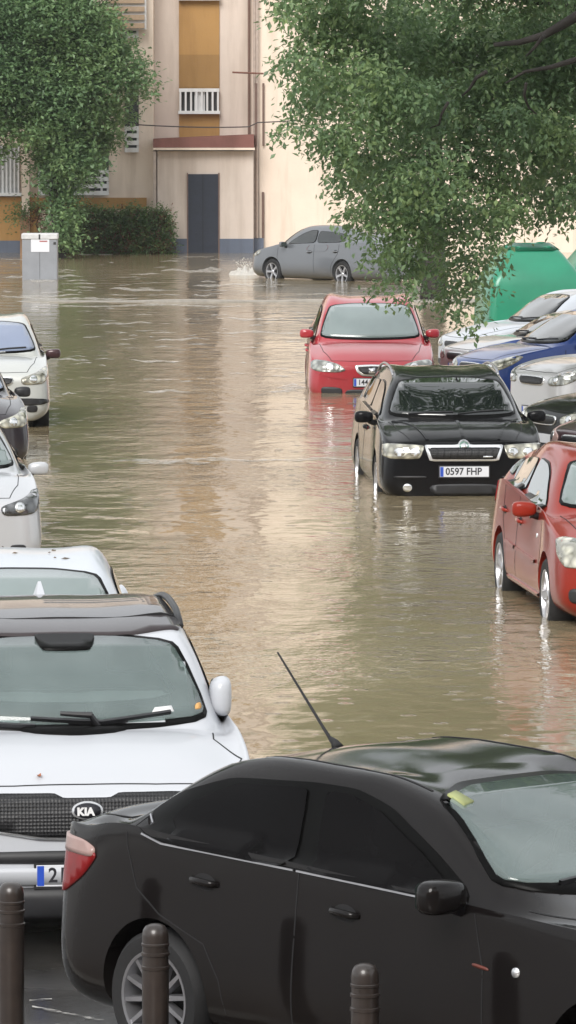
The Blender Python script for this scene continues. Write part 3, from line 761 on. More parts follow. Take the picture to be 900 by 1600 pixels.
# ================================================================== 3 white car behind the SUV
def generic(name, label, c, glass, sglass, xB, xR, head='a', grille='bar', **k):
    a = Car(c, name, label); kit(a, glass, sglass, xB, xR, **k); hw = a.hw; hf = c['hf']
    hm = c.get('headmat', M['lens'])
    for sg in (1, -1):
        h = a.patch('headlight', [(0, sg*hw*.52, hf-.10), (-.12, sg*hw*.72, hf-.035), (-.42, sg*hw*.9, hf+.05), (-.5, sg*hw*.93, hf+.03), (-.3, sg*hw*.95, hf-.08), (-.1, sg*hw*.86, hf-.175), (0, sg*hw*.55, hf-.19)], (-.8, -.6*sg, 0), hm, off=.008)
        a.patch('headlight_bulb', [(0, sg*hw*.72+.05*math.cos(q*.628), hf-.11+.05*math.sin(q*.628)) for q in range(10)], (-1, 0, 0), M['reflector'], off=.012, it=1, parent=h)
        a.patch('fog_light', [(0, sg*.62*hw, .40), (0, sg*.8*hw, .40), (0, sg*.8*hw, .31), (0, sg*.62*hw, .31)], (-.9, -.4*sg, 0), M['trim'], off=.006)
        a.patch('taillight', [(-c['L'], sg*hw*.6, c['hg']-.06), (-c['L']+.2, sg*hw*.93, c['hg']-.04), (-c['L']+.2, sg*hw*.95, c['hg']-.28), (-c['L'], sg*hw*.66, c['hg']-.28)], (.8, -.6*sg, 0), M['redlens'], off=.008)
    g = framed(a, 'grille', [(-.36*hw, hf-.20), (.36*hw, hf-.20), (.42*hw, hf-.08), (-.42*hw, hf-.08)], .014, M['chrome'], M['mesh'])
    a.front('lower_intake', [(-.55*hw, .40), (.55*hw, .40), (.48*hw, .27), (-.48*hw, .27)], M['trim'], off=.006)
    a.plate(0, .46)
    return a
c = spec(L=4.45, W=1.79, H=1.46, hf=.80, xc=1.2, xt=1.95, ht=1.40, wr=.68, xe=3.3, he=1.38, xg=4.05, hg=1.05, paint=M['p_white2'])
wc = generic('parked_car', 'white car with dead leaves on its roof directly behind the white SUV', c, M['gw'], M['gblk'], 2.6, 3.45)
rl = bmesh.new()
rnd = random.Random(3)
for i in range(26):
    h, n = wc.hit((-rnd.uniform(2.05, 3.2), rnd.uniform(-.5, .5), 0), (0, 0, -1))
    if h is None: continue
    a_ = rnd.random()*6; l = rnd.uniform(.012, .035); w_ = l*.4
    u = Vector((math.cos(a_), math.sin(a_), 0)); v_ = Vector((-u.y, u.x, 0))
    q = [h+u*l+n*.006, h+v_*w_+n*.012, h-u*l+n*.005, h-v_*w_+n*.003]
    f = [rl.verts.new(p) for p in q]; rl.faces.new(f)
tag(bobj('fallen_leaves', rl, M['leaf_litter'], wc.root), kind='stuff')
wc.place(-1.66, 30.9, R(-86), -.07)

# ================================================================== 4,5,6 cars nose-out along the left
c = spec(L=4.42, W=1.81, H=1.51, hf=.86, hc=1.04, xc=1.08, xt=1.95, ht=1.44, wr=.66, b0=.97, b1=1.1, paint=M['p_silver'], headmat=M['darklens'], wheel=.33)
oc = generic('parked_car', 'silver hatchback with dark swept headlamp and silver mirror at the left edge', c, M['gw'], M['gs'], 2.55, 3.35)
oc.place(-3.19, 48.4, R(-82), -.28)
c = spec(L=4.2, W=1.73, H=1.46, hf=.82, hc=1.0, paint=M['p_slate'], headmat=M['lensw'])
dc = generic('parked_car', 'dark plum grey car with black mirror between the silver hatchback and the cream one', c, M['gblue'], M['gs'], 2.5, 3.3, mm=M['trim'])
dc.place(-3.93, 61.7, R(-80), -.25)
c = spec(L=3.85, W=1.67, H=1.53, hf=.86, hc=1.06, xc=.85, xt=1.55, ht=1.47, xe=3.2, he=1.46, xg=3.7, hg=1.0, wr=.66, b0=.98, b1=1.05, fa=.76, ra=3.2, paint=M['p_cream'], headmat=M['lensw'])
cc = generic('parked_car', 'pale small hatchback with bluish windscreen and black bumper strip, farthest of the left row', c, M['gblue'], M['gs'], 2.15, 2.95, mm=M['p_maroon'])
cc.front('bumper_strip', [(-.80, .50), (.80, .50), (.80, .40), (-.80, .40)], M['trim'], off=.012)
cc.place(-3.98, 67.9, R(-86), -.10)

# ================================================================== 7 red car
def red_car():
    c = spec(L=4.28, W=1.84, H=1.62, hf=.80, hc=1.045, xc=.98, xt=1.80, ht=1.54, xe=3.3, he=1.50, xg=4.0, hg=1.1, wr=.67, b0=.96, b1=1.08, fa=.86, ra=3.44, paint=M['p_red'])
    a = Car(c, 'red_car', 'bright red family car half sunk in brown water, facing us beyond the black estate')
    kit(a, M['gw'], M['gblk'], 2.5, 3.35, mm=M['p_red'], wiper=False, mreach=.2, mz=.10)
    hw = a.hw
    for sg in (1, -1):
        hl = a.patch('headlight', [(0, sg*.36, .645), (-.05, sg*.46, .73), (-.15, sg*.62, .775), (-.35, sg*.76, .79), (-.42, sg*.80, .74), (-.3, sg*.82, .67), (-.15, sg*.74, .63), (0, sg*.48, .615)], (-.93, -.36*sg, 0), M['lens'], off=.009)
        a.patch('headlight_bulb', [(0, sg*.60+.06*math.cos(q*.628), .695+.05*math.sin(q*.628)) for q in range(10)], (-1, 0, 0), M['reflector'], off=.013, it=1, parent=hl)
        a.front('fog_light', [(sg*.42, .40), (sg*.72, .42), (sg*.72, .30), (sg*.42, .28)], M['trim'], off=.006)
        a.patch('taillight', [(-4.28, sg*.6, 1.0), (-4.1, sg*.8, 1.02), (-4.1, sg*.82, .8), (-4.28, sg*.62, .8)], (.8, -.6*sg, 0), M['redlens'], off=.008)
        a.ribbon('bumper_crease', [[(0, sg*.36, .53), (0, sg*.6, .56), (0, sg*.8, .62)]], (-1, 0, 0), M['p_red'], w=.025, off=.012)
    g = a.front('grille', [(-.25, .715), (0, .725), (.25, .715), (.215, .62), (.14, .565), (0, .56), (-.14, .565), (-.215, .62)], M['chrome'], off=.012, r=.12)
    a.front('grille_mesh', [(-.205, .69), (0, .70), (.205, .69), (.175, .635), (.11, .592), (0, .587), (-.11, .592), (-.175, .635)], M['mesh'], off=.018, r=.12, parent=g)
    e = a.front('emblem', [(-.045, .675), (-.012, .672), (.045, .678), (.045, .652), (.03, .64), (.045, .628), (.045, .605), (-.045, .605), (-.045, .63), (-.03, .643), (-.045, .655)], M['chrome'], off=.026, it=0, step=1)
    a.front('emblem_slash', [(-.03, .648), (.045, .636), (.03, .63), (-.045, .643)], M['ink'], off=.030, it=0, step=1, parent=e)
    a.front('lower_intake', [(-.40, .38), (.40, .38), (.34, .24), (-.34, .24)], M['trim'], off=.006)
    a.plate(0, .475, '144')
    return a
rc = red_car(); rc.place(1.25, 76.3, R(-89.5), -.34); rc.root.scale = (1.05,)*3

# ================================================================== 8 black estate
def black_estate():
    c = spec(L=4.57, W=1.77, H=1.47, hf=.83, hc=1.0, xc=1.15, xt=1.98, ht=1.405, xe=3.95, he=1.41, xg=4.4, hg=1.0, wr=.67, b0=.94, b1=1.02, fa=.92, ra=3.50, paint=M['p_gloss'], lev=4, wheel=.32)
    a = Car(c, 'black_estate', 'glossy black estate car with chrome framed grille standing in the flood')
    kit(a, M['gblk'], M['gd'], 2.6, 3.5, wheelstyle=5, wmat=M['alloyb'], wiper=True, quarter=[(3.66, 1.08), (4.05, 1.09), (4.0, 1.30), (3.62, 1.31)])
    hw = a.hw
    for sg in (1, -1):
        b = bmesh.new(); pts = []
        for i in range(13):
            x = lerp(2.1, 4.0, i/12); h, n = a.hit((-x, sg*.58, 0), (0, 0, -1))
            pts.append(h+Vector((0, 0, .04*min(1, i/1.5, (12-i)/1.5))))
        tube(b, pts, .014, 8); bobj('roof_rail', b, M['alloy'], a.root, smooth=True)
        hl = a.patch('headlight', [(0, sg*.425, .775), (-.2, sg*.79, .79), (-.3, sg*.84, .775), (-.28, sg*.84, .665), (-.1, sg*.76, .635), (0, sg*.47, .635)], (-.93, -.36*sg, 0), M['lensw'], off=.009, r=.1)
        for yy in (.52, .68):
            a.patch('headlight_bulb', [(0, sg*yy+.055*math.cos(q*.628), .705+.045*math.sin(q*.628)) for q in range(10)], (-1, 0, 0), M['reflector'], off=.014, it=1, parent=hl)
        fl = a.patch('fog_light', [(0, sg*.60+.05*math.cos(q*.628), .33+.045*math.sin(q*.628)) for q in range(10)], (-1, 0, 0), M['reflector'], off=.008, it=1)
        a.patch('taillight', [(-4.57, sg*.6, 1.0), (-4.4, sg*.8, 1.02), (-4.4, sg*.82, .8), (-4.57, sg*.62, .8)], (.8, -.6*sg, 0), M['redlens'], off=.008)
        a.front('bumper_seam', [(sg*.40, .455), (sg*.74, .455), (sg*.74, .43), (sg*.40, .43)], M['trim'], off=.01)
    g = a.front('grille', [(-.42, .775), (-.10, .775), (0, .795), (.10, .775), (.42, .775), (.365, .61), (-.365, .61)], M['chrome'], off=.014, r=.06, it=1)
    a.front('grille_mesh', [(-.385, .748), (.385, .748), (.335, .632), (-.335, .632)], M['mesh'], off=.020, r=.06, it=1, parent=g)
    for i in range(9):
        y = -.29+i*.0725
        a.front('grille_bar', [(y-.006, .744), (y+.006, .744), (y+.006, .635), (y-.006, .635)], M['trim'], off=.026, it=0, parent=g)
    e = emblem_disc(a, 0, .755, .068, M['chrome']); emblem_disc(a, 0, .755, .050, simple('emblem_green', (.10, .22, .16), .4), e, 'emblem_field')
    # winged arrow mark on the badge
    a.front('emblem_mark', [(-.024, .745), (.002, .753), (.004, .788), (.018, .770), (.012, .757), (.028, .745)], M['chrome'], off=.045, it=0, step=1, parent=e)
    a.front('grille_badge', [(.20, .665), (.30, .665), (.30, .65), (.20, .65)], M['chrome'], off=.03, it=0, step=1, parent=g)
    a.ribbon('hood_rib', [[(-.1, 0, 0), (-.5, 0, 0), (-.95, 0, 0)]], (0, 0, -1), M['p_gloss'], w=.03, off=.008, h=.004)
    a.ribbon('hood_crease', [[(-.12, sg*.38, 0), (-.6, sg*.5, 0), (-1.12, sg*.66, 0)] for sg in (1, -1)], (0, 0, -1), M['p_gloss'], w=.03, off=.006, h=.004)
    a.front('lower_intake', [(-.38, .37), (.38, .37), (.34, .25), (-.34, .25)], M['trim'], off=.006)
    a.plate(0, .50, '0597 FHP')
    return a
be = black_estate(); be.place(1.93, 56.2, R(-86.3), -.25); be.root.scale = (1.04,)*3

# ================================================================== 9 rust red hatchback right edge
def rust_hatch():
    c = spec(L=4.34, W=1.84, H=1.49, hf=.80, hc=1.02, xc=1.08, xt=1.92, ht=1.42, xe=3.35, he=1.42, xg=4.1, hg=1.05, wr=.655, b0=.95, b1=1.08, fa=.88, ra=3.52, paint=M['p_orange'], lev=4, wheel=.32, sp0=.03, sp1=.05)
    a = Car(c, 'rust_red_hatchback', 'rust red five door hatchback in shallow water at the right edge')
    kit(a, M['gw'], M['gs'], 2.55, 3.4, wheelstyle=5, wmat=M['alloyb'], mreach=.20, msize=(.075, .105, .068), quarter=[(3.52, 1.15), (3.74, 1.17), (3.60, 1.27), (3.5, 1.29)])
    for sg in (1, -1):
        hl = a.patch('headlight', [(0, sg*.50, .78), (-.2, sg*.74, .835), (-.38, sg*.84, .85), (-.44, sg*.87, .83), (-.36, sg*.87, .72), (-.15, sg*.84, .62), (0, sg*.56, .62)], (-.8, -.6*sg, 0), M['lensw'], off=.009, r=.1)
        a.patch('headlight_bulb', [(0, sg*.70+.06*math.cos(q*.628), .72+.055*math.sin(q*.628)) for q in range(10)], (-1, 0, 0), M['reflector'], off=.014, it=1, parent=hl)
        a.patch('fog_light', [(0, sg*.52, .44), (-.1, sg*.82, .46), (-.1, sg*.82, .33), (0, sg*.54, .31)], (-.9, -.42*sg, 0), M['trim'], off=.006)
        a.patch('side_repeater', [(-1.40, 0, .80), (-1.44, 0, .80), (-1.44, 0, .76), (-1.40, 0, .76)], (0, -sg, 0), M['chrome'], off=.008)
        a.ribbon('side_moulding', [[(-1.42, 0, .56), (-2.5, 0, .58)], [(-2.6, 0, .58), (-3.1, 0, .60)]], (0, -sg, 0), c['paint'], w=.03, off=.010, h=.006)
        a.ribbon('sill_moulding', [[(-1.36, 0, .28), (-3.05, 0, .29)]], (0, -sg, 0), c['paint'], w=.03, off=.012, h=.006)
        a.ribbon('chrome_strip', [[(-1.5, 0, 1.0), (-3.5, 0, 1.085)]], (0, -sg, 0), c['paint'], w=.02, off=.008, h=.004)
        a.patch('taillight', [(-4.34, sg*.66, 1.1), (-4.1, sg*.84, 1.12), (-4.1, sg*.86, .85), (-4.34, sg*.66, .85)], (.8, -.6*sg, 0), M['redlens'], off=.008)
    g = framed(a, 'grille', [(-.42, .66), (.42, .66), (.47, .73), (-.47, .73)], .014, M['chrome'], M['mesh'])
    a.front('lower_intake', [(-.42, .44), (.42, .44), (.38, .30), (-.38, .30)], M['trim'], off=.006)
    a.plate(0, .53)
    return a
rh = rust_hatch(); rh.place(3.14, 41.95, R(-84), -.13)

# ================================================================== 10 grey car driving off on the cross street
def grey_car():
    c = spec(L=4.78, W=1.80, H=1.48, hf=.80, hc=1.0, xc=1.0, xt=1.9, ht=1.42, xe=3.7, he=1.40, xg=4.5, hg=1.05, wr=.66, b0=.95, b1=1.05, fa=.9, ra=3.5, paint=M['p_grey'])
    a = Car(c, 'grey_car', 'steel grey hatchback pushing a small bow wave along the flooded cross street')
    kit(a, M['gblk'], M['gblk'], 2.45, 3.35, wheelstyle=5, wmat=M['alloyb'])
    for sg in (1, -1):
        a.patch('taillight', [(-4.78, sg*.5, 1.02), (-4.5, sg*.82, 1.03), (-4.42, sg*.86, .86), (-4.78, sg*.55, .84)], (.8, -.6*sg, 0), M['redlens'], off=.008)
        a.patch('headlight', [(0, sg*.5, .76), (-.5, sg*.85, .86), (-.4, sg*.88, .7), (0, sg*.55, .62)], (-.8, -.6*sg, 0), M['lens'], off=.008)
        a.rear('rear_reflector', [(sg*.5, .42), (sg*.72, .42), (sg*.72, .38), (sg*.5, .38)], M['redlens'])
    a.rear('rear_bumper_trim', [(-.6, .36), (.6, .36), (.55, .27), (-.55, .27)], M['trim'])
    b = bmesh.new(); h, n = a.hit((0, 0, .72), (1, 0, 0)); 
    return a
gc_ = grey_car(); cx = onz(527, 446, 0)
gc_.place(-.33, 127.84, R(131), -.15)

# ================================================================== right hand row, parked at an angle
row = 'cars parked at an angle along the right'
def rowcar(name, label, c, X, Y, yaw, glass=None, sglass=None, dz=-.15, **k):
    a = generic(name, label, c, glass or M['gblk'], sglass or M['gblk'], c.get('xB', 2.5), c.get('xR', 3.3), **k)
    a.place(X, Y, R(yaw), dz); return a
r1 = rowcar('parked_car', 'white hatchback farthest up the right hand row, in front of the green container', spec(H=1.47, paint=M['p_white2']), 2.62, 81.2, 201)
r2 = rowcar('parked_car', 'silver car squeezed between the white hatchback and the blue car', spec(H=1.30, ht=1.25, he=1.25, hf=.76, hc=.93, b0=.88, b1=.95, hg=.97, paint=M['p_lsilver']), 2.55, 77.8, 201)
r3 = rowcar('parked_car', 'blue car with clear headlamp parked nose out beside the red car', spec(hf=.84, hc=1.03, xc=1.0, H=1.54, ht=1.47, he=1.48, b0=.98, b1=1.06, paint=M['p_blue'], headmat=M['lensw']), 2.60, 73.2, 202)
r4 = rowcar('parked_suv', 'light silver off-road car with tall square bonnet behind the black estate', spec(L=4.5, W=1.88, H=1.68, hf=1.0, hc=1.14, ht=1.6, he=1.6, b0=1.08, b1=1.15, hg=1.15, wheel=.35, paint=M['p_lsilver']), 3.17, 66.6, 202)
r5 = rowcar('parked_car', 'black car with a pale headlamp tucked under the silver off-road car', spec(hf=.82, paint=M['p_gloss'], headmat=M['lensw']), 3.05, 61.2, 202)
r6 = rowcar('parked_car', 'dark red car whose nose shows just above the rust red roof', spec(hf=.82, paint=M['p_maroon'], headmat=M['pinklens']), 3.22, 57.2, 204)

# ------------------------------------------------------------------ water and ground
def water_mat():
    m, nt, b = newmat('flood_water')
    v = coords(nt, 'Object')
    big = noise(nt, v, .12, 3); mid = noise(nt, v, 1.1, 3)
    nt.links.new(ramp(nt, big, [(.3, (.225, .178, .105)), (.7, (.29, .236, .150))]), b.inputs['Base Color'])
    setin(b, Roughness=.06, IOR=1.33)
    w1 = noise(nt, coords(nt, 'Object', (1, .7, 1)), 1.5, 2, .5)
    w2 = noise(nt, coords(nt, 'Object', (1, .8, 1)), 6.5, 3, .55)
    # ripples are stronger in patches
    pw = nt.nodes.new('ShaderNodeMapRange'); nt.links.new(noise(nt, v, .16, 2), pw.inputs['Value'])
    setin(pw, From_Min=.38, From_Max=.62, To_Min=.35, To_Max=1.0) if False else None
    pw.inputs['From Min'].default_value = .38; pw.inputs['From Max'].default_value = .62
    pw.inputs['To Min'].default_value = .12; pw.inputs['To Max'].default_value = 1.
    def mul(a, k):
        n = nt.nodes.new('ShaderNodeMath'); n.operation = 'MULTIPLY'; nt.links.new(a, n.inputs[0])
        if isinstance(k, (int, float)): n.inputs[1].default_value = k
        else: nt.links.new(k, n.inputs[1])
        return n.outputs[0]
    h = nt.nodes.new('ShaderNodeMath'); h.operation = 'ADD'
    nt.links.new(mul(w1, .028), h.inputs[0]); nt.links.new(mul(mul(w2, .0145), pw.outputs[0]), h.inputs[1])
    vo = nt.nodes.new('ShaderNodeTexVoronoi'); setin(vo, Scale=2.9, Randomness=1.0); nt.links.new(v, vo.inputs['Vector'])
    dr = ramp(nt, vo.outputs['Distance'], [(.0, (.25,)*3), (.05, (1,)*3), (.10, (0,)*3), (.14, (.35,)*3), (.19, (0,)*3)])
    h2 = nt.nodes.new('ShaderNodeMath'); h2.operation = 'ADD'; nt.links.new(h.outputs[0], h2.inputs[0]); nt.links.new(mul(dr, .009), h2.inputs[1])
    bp = nt.nodes.new('ShaderNodeBump'); setin(bp, Strength=1, Distance=1.0); nt.links.new(h2.outputs[0], bp.inputs['Height'])
    nt.links.new(bp.outputs['Normal'], b.inputs['Normal'])
    return m
M['water'] = water_mat()
def sheet(name, x0, x1, y0, y1, z, mat, kind='structure'):
    bm = bmesh.new(); bm.faces.new([bm.verts.new(p) for p in ((x0, y0, z), (x1, y0, z), (x1, y1, z), (x0, y1, z))])
    return tag(bobj(name, bm, mat, recalc=False), kind=kind)
M['ground'] = simple('wet_asphalt', (.05, .048, .045), .5, var=.25, scale=3, bumpd=.002)
sheet('ground', -900, 900, -900, 900, -.35, M['ground'])
sheet('flood_water', -60, 60, -3, 149.6, 0, M['water'])

# ------------------------------------------------------------------ buildings
def stucco(name, col, var=.06):
    m, nt, b = newmat(name); v = coords(nt)
    f = noise(nt, v, .7, 6, .65)
    v2 = coords(nt, 'Object', (1.2, 1, .12)); st = noise(nt, v2, 1.6, 5, .6)
    c1 = ramp(nt, f, [(.3, tuple(x*(1-var) for x in col)), (.7, tuple(min(1, x*(1+var)) for x in col))])
    c2 = ramp(nt, st, [(.33, (.80, .775, .75)), (.52, (1, 1, 1))])
    mx = nt.nodes.new('ShaderNodeMixRGB'); mx.blend_type = 'MULTIPLY'; mx.inputs['Fac'].default_value = .9
    nt.links.new(c1, mx.inputs['Color1']); nt.links.new(c2, mx.inputs['Color2']); nt.links.new(mx.outputs[0], b.inputs['Base Color'])
    setin(b, Roughness=.85); bump(nt, noise(nt, v, 30, 4), .4, .01, b); return m
M['cream'] = stucco('cream_stucco', (.74, .62, .515)); M['pink'] = stucco('beige_stucco', (.60, .51, .445))
M['ochre'] = stucco('ochre_stucco', (.38, .215, .075)); M['ochre2'] = stucco('darker_ochre_stucco', (.30, .17, .06))
M['plinth'] = stucco('blue_grey_plinth', (.115, .135, .18), .12)
M['door'] = simple('door_navy', (.010, .015, .030), .5, var=.15); M['slabm'] = stucco('terracotta_slab', (.20, .085, .07), .2)
M['whitep'] = stucco('white_masonry', (.68, .68, .68)); M['dkglass'] = glassmat('window_glass', (.05, .055, .06), .05)
M['rust'] = simple('rusty_iron', (.16, .07, .05), .8, var=.3); M['pipe'] = simple('beige_pipe', (.42, .34, .29), .6); M['pipeb'] = simple('brown_pipe', (.16, .10, .08), .6)
M['shut'] = simple('pale_shutter', (.5, .5, .5), .6); M['tan'] = simple('tan_slat', (.42, .30, .2), .7)
M['cable'] = simple('cable', (.06, .05, .05), .7)
def bpart(root, name, px0, px1, py0, py1, Y0, Y1, mat, z0=None, parent=None, bev=0):
    a = at(px0, py1, Y0); b_ = at(px1, py0, Y0); bm = bmesh.new()
    za = a.z if z0 is None else z0
    box(bm, a.x, b_.x, Y0, Y1, za, b_.z, bev=bev); return bobj(name, bm, mat, parent or root)
STO = 3.29     # storey height
B = empty('apartment_building', (-1, 150, 0)); tag(B, 'pale rendered apartment block with ochre panel and dark blue door across the water', 'building')
def wb(name, x0, x1, z0, z1, Y0, Y1, mat, parent=None, bev=0):
    bm = bmesh.new(); box(bm, x0, x1, Y0, Y1, z0, z1, bev=bev)
    o = bobj(name, bm, mat, None)
    if parent is None:
        o.data.transform(Matrix.Translation(-B.location)); o.parent = B
    else:
        o.data.transform(Matrix.Translation(-B.location)); o.parent = parent
    return o
def X(px, Y=149): return at(px, 300, Y).x
def Z(py, Y=149): return at(450, py, Y).z
TOP = 21
# wings
wb('wall', X(-900), X(240, 148.5), -.5, TOP, 148.5, 160, M['cream'])
wb('wall', X(405), X(1500), -.5, TOP, 148.7, 160, M['cream'])
wb('wall', X(240, 148.5)+.003, X(405)-.003, -.5, TOP-.3, 149.6, 160, M['pink'])
wb('plinth', X(395, 148.6), X(412, 148.6), -.5, Z(372, 148.6), 148.55, 148.695, M['plinth'])
wb('roof_parapet', X(-900), X(1500), TOP, TOP+.5, 148.3, 160, M['whitep'])
# ochre strip with windows and balustrades
xa, xb = X(280, 149.5), X(343, 149.5)
zb = Z(178, 149.5)
wb('ochre_panel', xa, xb, Z(216, 149.5), TOP-.6, 149.55, 149.597, M['ochre'])
for k in range(6):
    z0 = zb+k*STO
    if z0+1 > TOP: break
    wb('ochre_panel_lower', xa+.004, xb-.004, z0+.76, z0+1.72, 149.54, 149.549, M['ochre2'])
    s_ = wb('window_sill', xa-.02, xb+.02, z0, z0+.09, 149.30, 149.56, M['whitep'])
    w_ = wb('window', xa+.01, xb-.01, z0+.09, z0+.74, 149.50, 149.548, M['dkglass'])
    wb('frame', xa+.45, xb-.42, z0+.09, z0+.72, 149.46, 149.499, M['whitep'], w_)
    r_ = wb('balustrade', xa, xb, z0+.64, z0+.74, 149.33, 149.40, M['whitep'])
    for q in range(8):
        x = lerp(xa+.04, xb-.04, q/7)
        wb('baluster', x-.028, x+.028, z0+.09, z0+.64, 149.34, 149.39, M['whitep'], r_)
# porch
pf = 148.0
wb('porch_wall', X(246, pf), X(396, pf), -.5, Z(236, pf), pf, 149.598, M['pink'])
wb('plinth', X(247, pf), X(396, pf), -.5, Z(373, pf), pf-.03, pf-.002, M['plinth'])
bm = bmesh.new()
x0, x1 = X(240, pf), X(397, pf)
pts = [(x0, Z(237, pf)+.12), (x1, Z(237, pf)+.12), (x1, Z(210, pf)), (x0+.3, Z(216, pf)), (x0, Z(217, pf))]
vs = [[bm.verts.new((x, y, z)) for x, z in pts] for y in (pf-.35, 149.59)]
bm.faces.new(vs[0]); bm.faces.new(vs[1][::-1])
for i in range(5): bm.faces.new((vs[0][i], vs[0][(i+1) % 5], vs[1][(i+1) % 5], vs[1][i]))
o = bobj('porch_roof', bm, M['slabm'], B); o.data.transform(Matrix.Translation(-B.location))
wb('roof_edge', x0, x1+.02, Z(237, pf)+.05, Z(237, pf)+.115, pf-.38, 149.59, M['cream'])
d_ = wb('door', X(294, pf), X(341, pf), -.4, Z(272, pf), pf-.05, pf-.001, M['door'])
wb('door_frame', X(292, pf), X(294, pf)-.002, -.4, Z(270, pf), pf-.07, pf-.001, M['pipeb'], d_)
wb('door_frame', X(341, pf)+.002, X(343, pf), -.4, Z(270, pf), pf-.07, pf-.001, M['pipeb'], d_)
wb('door_seam', X(317, pf)-.008, X(317, pf)+.008, -.4, Z(273, pf), pf-.056, pf-.0505, M['gap'], d_)
for q in range(4): wb('door_panel', X(297, pf), X(314, pf), .2+q*.5, .6+q*.5, pf-.062, pf-.0505, M['door'], d_); wb('door_panel', X(320, pf), X(338, pf), .2+q*.5, .6+q*.5, pf-.062, pf-.0505, M['door'], d_)
wb('corner_post', X(240, pf), X(244.5, pf), 0, Z(236, pf)-.002, pf-.3, pf-.18, M['pipe'])
# pipes and bracket
for px, r_, m_, y0, y1, Yp in ((389, .035, 'pipeb', 212, -800, 149.5), (398, .045, 'pipe', 372, -800, 148.62), (411, .035, 'pipeb', 372, 300, 148.62), (411.5, .03, 'pipeb', 228, 130, 148.62), (402, .04, 'pipe', 372, -800, 148.55), (400, .04, 'pipeb', 228, 130, 148.50)):
    bm = bmesh.new(); a_ = at(px, y0, Yp); t_ = at(px, y1, Yp); tube(bm, [(a_.x, Yp, a_.z), (a_.x, Yp, min(TOP, t_.z))], r_, 8)
    o = bobj('drain_pipe', bm, M[m_], B); o.data.transform(Matrix.Translation(-B.location))
bm = bmesh.new(); a_ = at(363, 113, 148.3); t_ = at(412, 115, 148.3); tube(bm, [a_, t_], .03, 6); o = bobj('iron_bracket', bm, M['rust'], B); o.data.transform(Matrix.Translation(-B.location))
bm = bmesh.new()
tube(bm, [at(lerp(200, 470, i/20), 194+5*math.sin(math.pi*i/20*1.0)-(6 if i > 14 else 0), 147.9) for i in range(21)], .018, 5)
o = bobj('facade_cable', bm, M['cable'], B); o.data.transform(Matrix.Translation(-B.location))
# left wing terraces: slatted white balustrades over dark openings
def terrace(px0, px1, pyt, pyb, rows, deep=True):
    a_, b_ = X(px0, 148.4), X(px1, 148.4); z1, z0 = Z(pyt, 148.4), Z(pyb, 148.4)
    for k in range(5):
        zz = z0+k*STO; h_ = z1-z0
        if zz+h_+1.3 > TOP: break
        w_ = wb('terrace_opening', a_, b_, zz+.05, zz+h_+1.25, 148.44, 148.498, M['dkglass'])
        for q in range(rows+1):
            zq = zz+q*h_/rows
            wb('balustrade_slat', a_, b_, zq, zq+h_/rows*.62, 148.30, 148.36, M['whitep'], w_)
        for q in range(int((b_-a_)/.9)+2):
            x = min(b_-.06, a_+q*.9); wb('balustrade_post', x, x+.06, zz+.03, zz+h_+.1, 148.37, 148.43, M['whitep'], w_)
terrace(60, 170, 272, 305, 3)
terrace(195, 217, 204, 238, 3)
terrace(-220, -60, 272, 305, 3)
bm_ = wb('awning_frame', X(166, 148), X(229, 148), Z(46, 148), Z(-70, 148), 148.1, 148.4, M['whitep'])
for q in range(9): wb('awning_slat', X(166+q*1.5, 148)-.02, X(229, 148)-.05, Z(44-q*13, 148), Z(36-q*13, 148), 148.0, 148.098, M['tan'], bm_)
wb('ochre_band', X(60, 148.4), X(229, 148.4), Z(326, 148.4), Z(309, 148.4), 148.42, 148.497, M['ochre'])
wb('wall_base', X(-300, 148.4), X(60, 148.4)-.01, -.4, Z(308, 148.4), 148.40, 148.497, M['ochre'])
wb('plinth', X(-300, 148.4), X(239, 148.4), -.5, Z(376, 148.4), 148.36, 148.398, M['plinth'])
w_ = wb('grille_window', X(-40, 148.4), X(31, 148.4), Z(303, 148.4), Z(228, 148.4), 148.44, 148.497, M['shut'])
for q in range(12): x = lerp(X(-38, 148.4), X(29, 148.4), q/11); wb('window_bar', x-.02, x+.02, Z(303, 148.4), Z(228, 148.4), 148.38, 148.435, M['whitep'], w_)
wb('window_sill', X(-42, 148.4), X(34, 148.4), Z(306, 148.4), Z(301, 148.4), 148.2, 148.437, M['whitep'], w_)
wb('pilaster', X(34, 148.3), X(46, 148.3), -.4, Z(230, 148.3), 148.2, 148.38, M['cream'])
# upper floors windows on the right wing (above and beyond the frame)
for k in range(1, 6):
    for px in (560, 700, 860, 1010, 1180):
        z0 = 1.2+k*STO
        if k < 2 and px < 500: continue
        w_ = wb('window', X(px), X(px+62), z0, z0+1.3, 148.64, 148.698, M['dkglass'])
        wb('window_sill', X(px-3), X(px+65), z0-.09, z0-.002, 148.55, 148.697, M['whitep'], w_)
        wb('frame', X(px+30), X(px+33), z0+.01, z0+1.29, 148.60, 148.637, M['whitep'], w_)

# the block the photographer stands in front of
B2 = empty('apartment_building', (0, -8, 0)); tag(B2, 'ochre apartment block on the camera side of the street, out of the frame', 'building')
def b2(name, x0, x1, z0, z1, y0, y1, mat, parent=None):
    bm = bmesh.new(); box(bm, x0, x1, y0, y1, z0, z1); o = bobj(name, bm, mat, None); o.data.transform(Matrix.Translation(-B2.location)); o.parent = parent or B2; return o
b2('wall', -26, 26, -.3, 10.6, -14, -2.2, M['ochre'])
b2('ground_floor', -26, 26, -.3, 3.1, -2.19, -1.9, M['plinth'])
for k in range(1, 3):
    for i in range(9):
        x = -22+i*5.2; z = .9+k*3.2; w_ = b2('window', x, x+1.5, z, z+1.4, -2.19, -2.15, M['dkglass']); b2('window_sill', x-.1, x+1.6, z-.1, z-.003, -2.19, -2.02, M['whitep'], w_)

